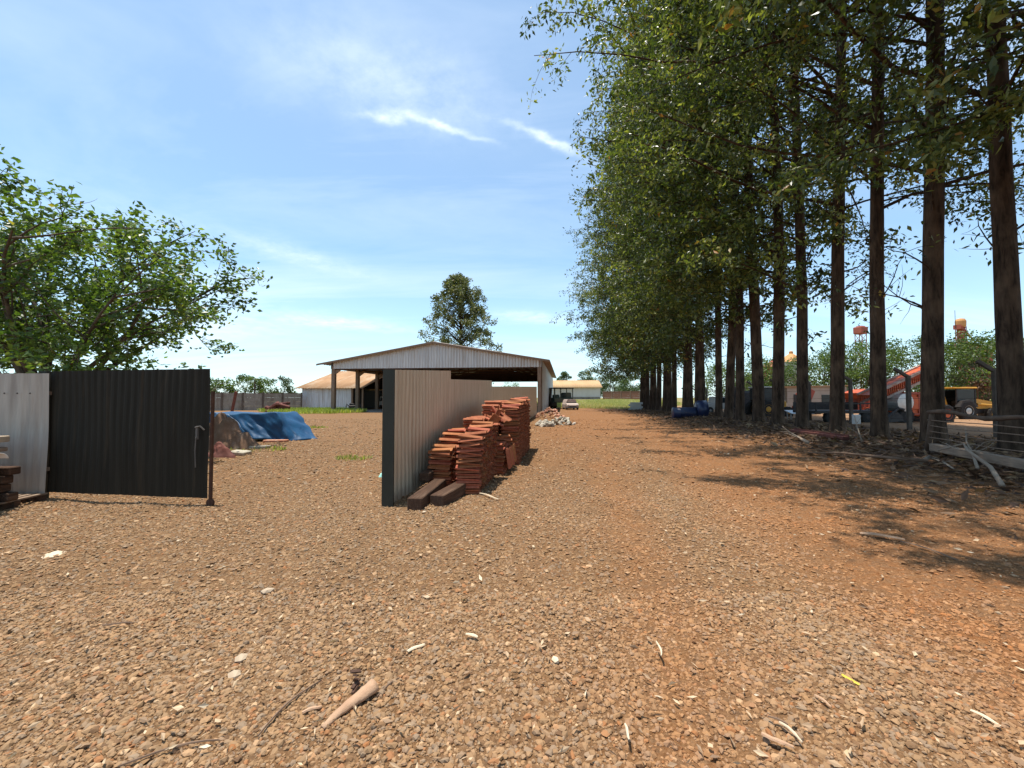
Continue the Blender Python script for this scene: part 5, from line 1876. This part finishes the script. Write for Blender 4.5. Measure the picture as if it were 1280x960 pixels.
def red_machine():
    a = G(1082, 524)
    root = thing('forage_machine', 'orange red trailed machine between two trunks', 'machine', (a.x, a.y, 0), .1)
    MB().box((0, 0, 1.1), (2.1, 1.4, .9), None, .08).build('body', M['redpaint'], root)
    MB().prism([(-1.0, 1.5), (.9, 1.5), (1.1, 2.1), (-.4, 2.3), (-1.2, 2.0)], -.7, .7).build('hopper', M['orange'], root)
    MB().box((0, -.75, .75), (2.0, .1, .35), None, .03).build('side_panel', M['orange'], root)
    f = MB()
    for i in range(6):
        f.tube([(-.9 + i * .36, -.8, .6), (-.8 + i * .36, -.82, 1.6)], .05, 6)
    f.build('tines', M['redpaint'], root)
    wheel(root, (-.6, -.8, .42), .42, .3, M['darkmetal'])
    wheel(root, (.7, -.8, .42), .42, .3, M['darkmetal'])
    MB().box((-1.7, 0, .5), (1.6, .14, .12)).build('drawbar', M['darkmetal'], root)
    a = G(1036, 522)
    r2 = thing('hay_rake', 'pale red raised implement with folded arms behind a trunk', 'implement', (a.x, a.y + 3, 0), .2)
    k = MB()
    k.tube([(-1.0, 0, .7), (.2, 0, 1.5), (.8, 0, 2.4)], .1, 6).tube([(-.6, -.2, .6), (-.1, -.2, 1.6), (-.9, -.2, 2.0)], .09, 6).tube([(.9, .2, .5), (.5, .2, 1.4), (1.0, .2, 2.0)], .1, 6)
    k.box((0, 0, .75), (2.2, .3, .3), None, .04)
    k.build('arms', M['redpaint'], r2)
    pl2 = MB().box((.75, -.1, 1.9), (.5, .12, 1.0), (0, .5, 0), .03).box((-.5, -.2, 1.4), (.9, .1, .35), (0, -.7, 0), .03)
    pl2.build('plate', M['redpaint'], r2)
    MB().box((0, 0, .3), (2.6, 1.2, .25), None, .04).build('sled', M['darkmetal'], r2)
    a = G(1047, 529)
    r3 = thing('flatbed_trailer', 'dark low flatbed trailer parked behind the concrete posts', 'trailer', (a.x, a.y, 0), .06)
    MB().box((0, 0, .75), (4.6, 1.9, .18), None, .03).build('deck', M['darkmetal'], r3)
    s = MB()
    for x in (-2.2, -.7, .7, 2.2):
        s.box((x, -.93, 1.05), (.08, .06, .5))
    s.box((0, -.93, 1.28), (4.5, .05, .08)).box((0, .93, 1.1), (4.5, .05, .5))
    s.build('side_rack', M['darkmetal'], r3)
    wheel(r3, (-1.2, -.8, .4), .4, .28, M['darkmetal'])
    wheel(r3, (1.2, -.8, .4), .4, .28, M['darkmetal'])
    a = G(992, 524)
    r4 = thing('yellow_tractor', 'small yellow tractor half hidden behind the trunks', 'tractor', (a.x, a.y + 3, 0), .1)
    MB().box((.5, 0, 1.05), (1.7, .7, .7), None, .1).build('bonnet', M['yellow'], r4)
    MB().box((-.7, 0, 1.9), (1.2, 1.3, 1.1), None, .06).build('cab', M['glass'], r4)
    MB().box((-.7, 0, 2.5), (1.4, 1.5, .12), None, .04).build('cab_roof', M['white'], r4)
    MB().box((0, 0, .75), (2.4, .5, .3), None, .04).build('chassis', M['yellow'], r4)
    wheel(r4, (-.8, -.8, .7), .7, .4, M['yellow'])
    wheel(r4, (-.8, .8, .7), .7, .4, M['yellow'])
    wheel(r4, (1.1, -.7, .45), .45, .3, M['yellow'])
    wheel(r4, (1.1, .7, .45), .45, .3, M['yellow'])
    a = G(999, 526)
    o = MB().box((0, 0, .62), (1.6, .9, .05), (0.25, 0, 0), .01).box((-.7, .2, .3), (.06, .06, .6)).box((.7, .2, .3), (.06, .06, .6)).box((-.7, -.2, .28), (.06, .06, .56)).box((.7, -.2, .28), (.06, .06, .56)).build('metal_table', M['silver'])
    o.location = (a.x, a.y, 0)
    tag(o, 'silver sheet topped stand between two trunks of the row', 'stand')
    a = G(938, 519)
    r5 = thing('dark_tanker', 'dark covered trailer seen between the farther trunks', 'trailer', (a.x, a.y, 0), .1)
    MB().box((0, 0, 1.5), (3.6, 1.9, 1.6), None, .2).build('body', M['darkmetal'], r5)
    MB().box((0, 0, .55), (3.8, 1.2, .2)).build('chassis', M['rust'], r5)
    wheel(r5, (-.9, -.8, .45), .45, .3, M['darkmetal'])
    wheel(r5, (.9, -.8, .45), .45, .3, M['darkmetal'])
    a = G(912, 518)
    r6 = thing('white_pickup', 'pale blue white pickup parked beyond the far trunks', 'pickup', (a.x, a.y + 2, 0), .1)
    MB().prism([(-2.3, .45), (2.2, .45), (2.25, .95), (1.2, 1.08), (.7, 1.7), (-.6, 1.75), (-.75, 1.1), (-2.3, 1.05)], -.85, .85).build('body', M['white'], r6)
    MB().prism([(-.5, 1.12), (.98, 1.12), (.6, 1.62), (-.48, 1.66)], -.87, .87).build('window', M['glass'], r6)
    wheel(r6, (-1.5, -.75, .36), .36, .24, M['silver'])
    wheel(r6, (1.4, -.75, .36), .36, .24, M['silver'])
    wheel(r6, (-1.5, .75, .36), .36, .24, M['silver'])
    wheel(r6, (1.4, .75, .36), .36, .24, M['silver'])
    a = at(984, 497, 46)
    r7 = thing('machine_house', 'grey plastered machine house with flat roof behind the yard', 'building', (a.x, a.y, 0), .0)
    MB().box((3.3, 3, 1.4), (6.6, 6, 2.8)).build('wall', M['plaster'], r7)
    MB().box((3.3, 3, 2.9), (7.2, 6.6, .14), (0, -.02, 0)).build('roof', M['roofrust'], r7)
    MB().box((1.2, -.02, 1.0), (1.0, .06, 2.0)).build('door', M['darkmetal'], r7)
    MB().box((4.4, -.02, 1.5), (1.2, .06, .9)).build('window', M['glass'], r7)


red_machine()


def plant():
    a = at(990, 497, 115)
    s = thing('grain_silo', 'grey silo with orange conical roof above the trees', 'silo', (a.x, a.y, 0))
    MB().lathe([(3.4, 0), (3.4, 4), (3.44, 4.05), (3.4, 4.1), (3.4, 8), (3.44, 8.05), (3.4, 8.1), (3.4, 11.4)], (0, 0, 0), 28).build('body', M['silo'], s)
    MB().lathe([(3.7, 11.4), (.5, 13.8), (.5, 14.4), (.1, 14.6)], (0, 0, 0), 28).build('roof', M['siloroof'], s)
    a = at(966, 497, 120)
    s = thing('grain_silo', 'lower reddish roofed silo left of the orange roofed silo', 'silo', (a.x, a.y, 0))
    MB().lathe([(3.0, 0), (3.0, 10.4)], (0, 0, 0), 24).build('body', M['towerred'], s)
    MB().lathe([(3.3, 10.4), (.4, 12.2), (.1, 12.6)], (0, 0, 0), 24).build('roof', M['redpaint'], s)
    def tower(px, top, Y, wd, label, name):
        a_ = at(px, 497, Y)
        h = at(px, top, Y).z
        t = thing(name, label, 'tower', (a_.x, a_.y, 0), .3)
        f = MB()
        for x in (-wd / 2, wd / 2):
            for y in (-wd / 2, wd / 2):
                f.tube([(x, y, 0), (x, y, h - 2.4)], .12, 6)
        n = int(h / 2.2)
        for i in range(n):
            z0, z1 = (h - 2.4) * i / n, (h - 2.4) * (i + 1) / n
            for (x0, y0, x1, y1) in ((-1, -1, 1, -1), (1, -1, 1, 1), (1, 1, -1, 1), (-1, 1, -1, -1)):
                f.tube([(x0 * wd / 2, y0 * wd / 2, z0), (x1 * wd / 2, y1 * wd / 2, z1)], .07, 5)
                f.tube([(x0 * wd / 2, y0 * wd / 2, z1), (x1 * wd / 2, y1 * wd / 2, z1)], .07, 5)
        f.build('lattice', M['towerred'], t)
        return t, h
    t, h = tower(1078, 408, 130, 2.0, 'red lattice tower with boxy head above the trees', 'lattice_tower')
    MB().box((0, 0, h - 1.3), (3.0, 2.6, 2.2), None, .2).box((0, 0, h - .1), (1.8, 1.6, .4), None, .1).build('head', M['towerred'], t)
    t, h = tower(1204, 398, 120, 1.6, 'red bucket elevator tower with slanting pipes', 'elevator_tower')
    MB().box((0, 0, (h - 1) / 2), (1.5, 1.2, h - 1)).build('leg_casing', M['towerred'], t)
    MB().lathe([(.9, h - 2.6), (1.15, h - 2.2), (1.2, h - .8), (.9, h - .2), (.2, h)], (0, 0, 0), 18).build('head', M['siloroof'], t)
    p = MB()
    p.tube([(.8, 0, h - 2.5), (5, -.5, h - 6.5), (8, -.8, h - 9.5)], .2, 8).tube([(.6, 0, h - 5), (6, 0, h - 8.8)], .15, 8).tube([(-.8, 0, h - 6), (-6, 0, h - 10)], .15, 8)
    p.build('spout_pipe', M['towerred'], t)
    pf = MB().box((-1.4, -.3, h - 3.2), (1.8, 1.8, .15)).box((-2.2, -.3, h - 2.6), (.08, 1.8, 1.1)).box((-1.5, 0, h - 6), (1.6, 1.6, .15))
    pf.build('platform', M['towerred'], t)
    MB().tube([(-2.4, 0, h - 3), (-2.4, 0, h + 2.2)], .06, 5).build('mast', M['darkmetal'], t)
    a_ = at(1222, 497, 124)
    t = thing('hopper_house', 'red hopper house with pitched roof right of the elevator tower', 'hopper', (a_.x, a_.y, 0))
    MB().box((0, 0, 7.5), (5.5, 4, 15)).build('wall', M['towerred'], t)
    MB().prism([(-3.2, 15), (3.2, 15), (0, 17.2)], -2.4, 2.4).build('roof', M['redpaint'], t)


plant()
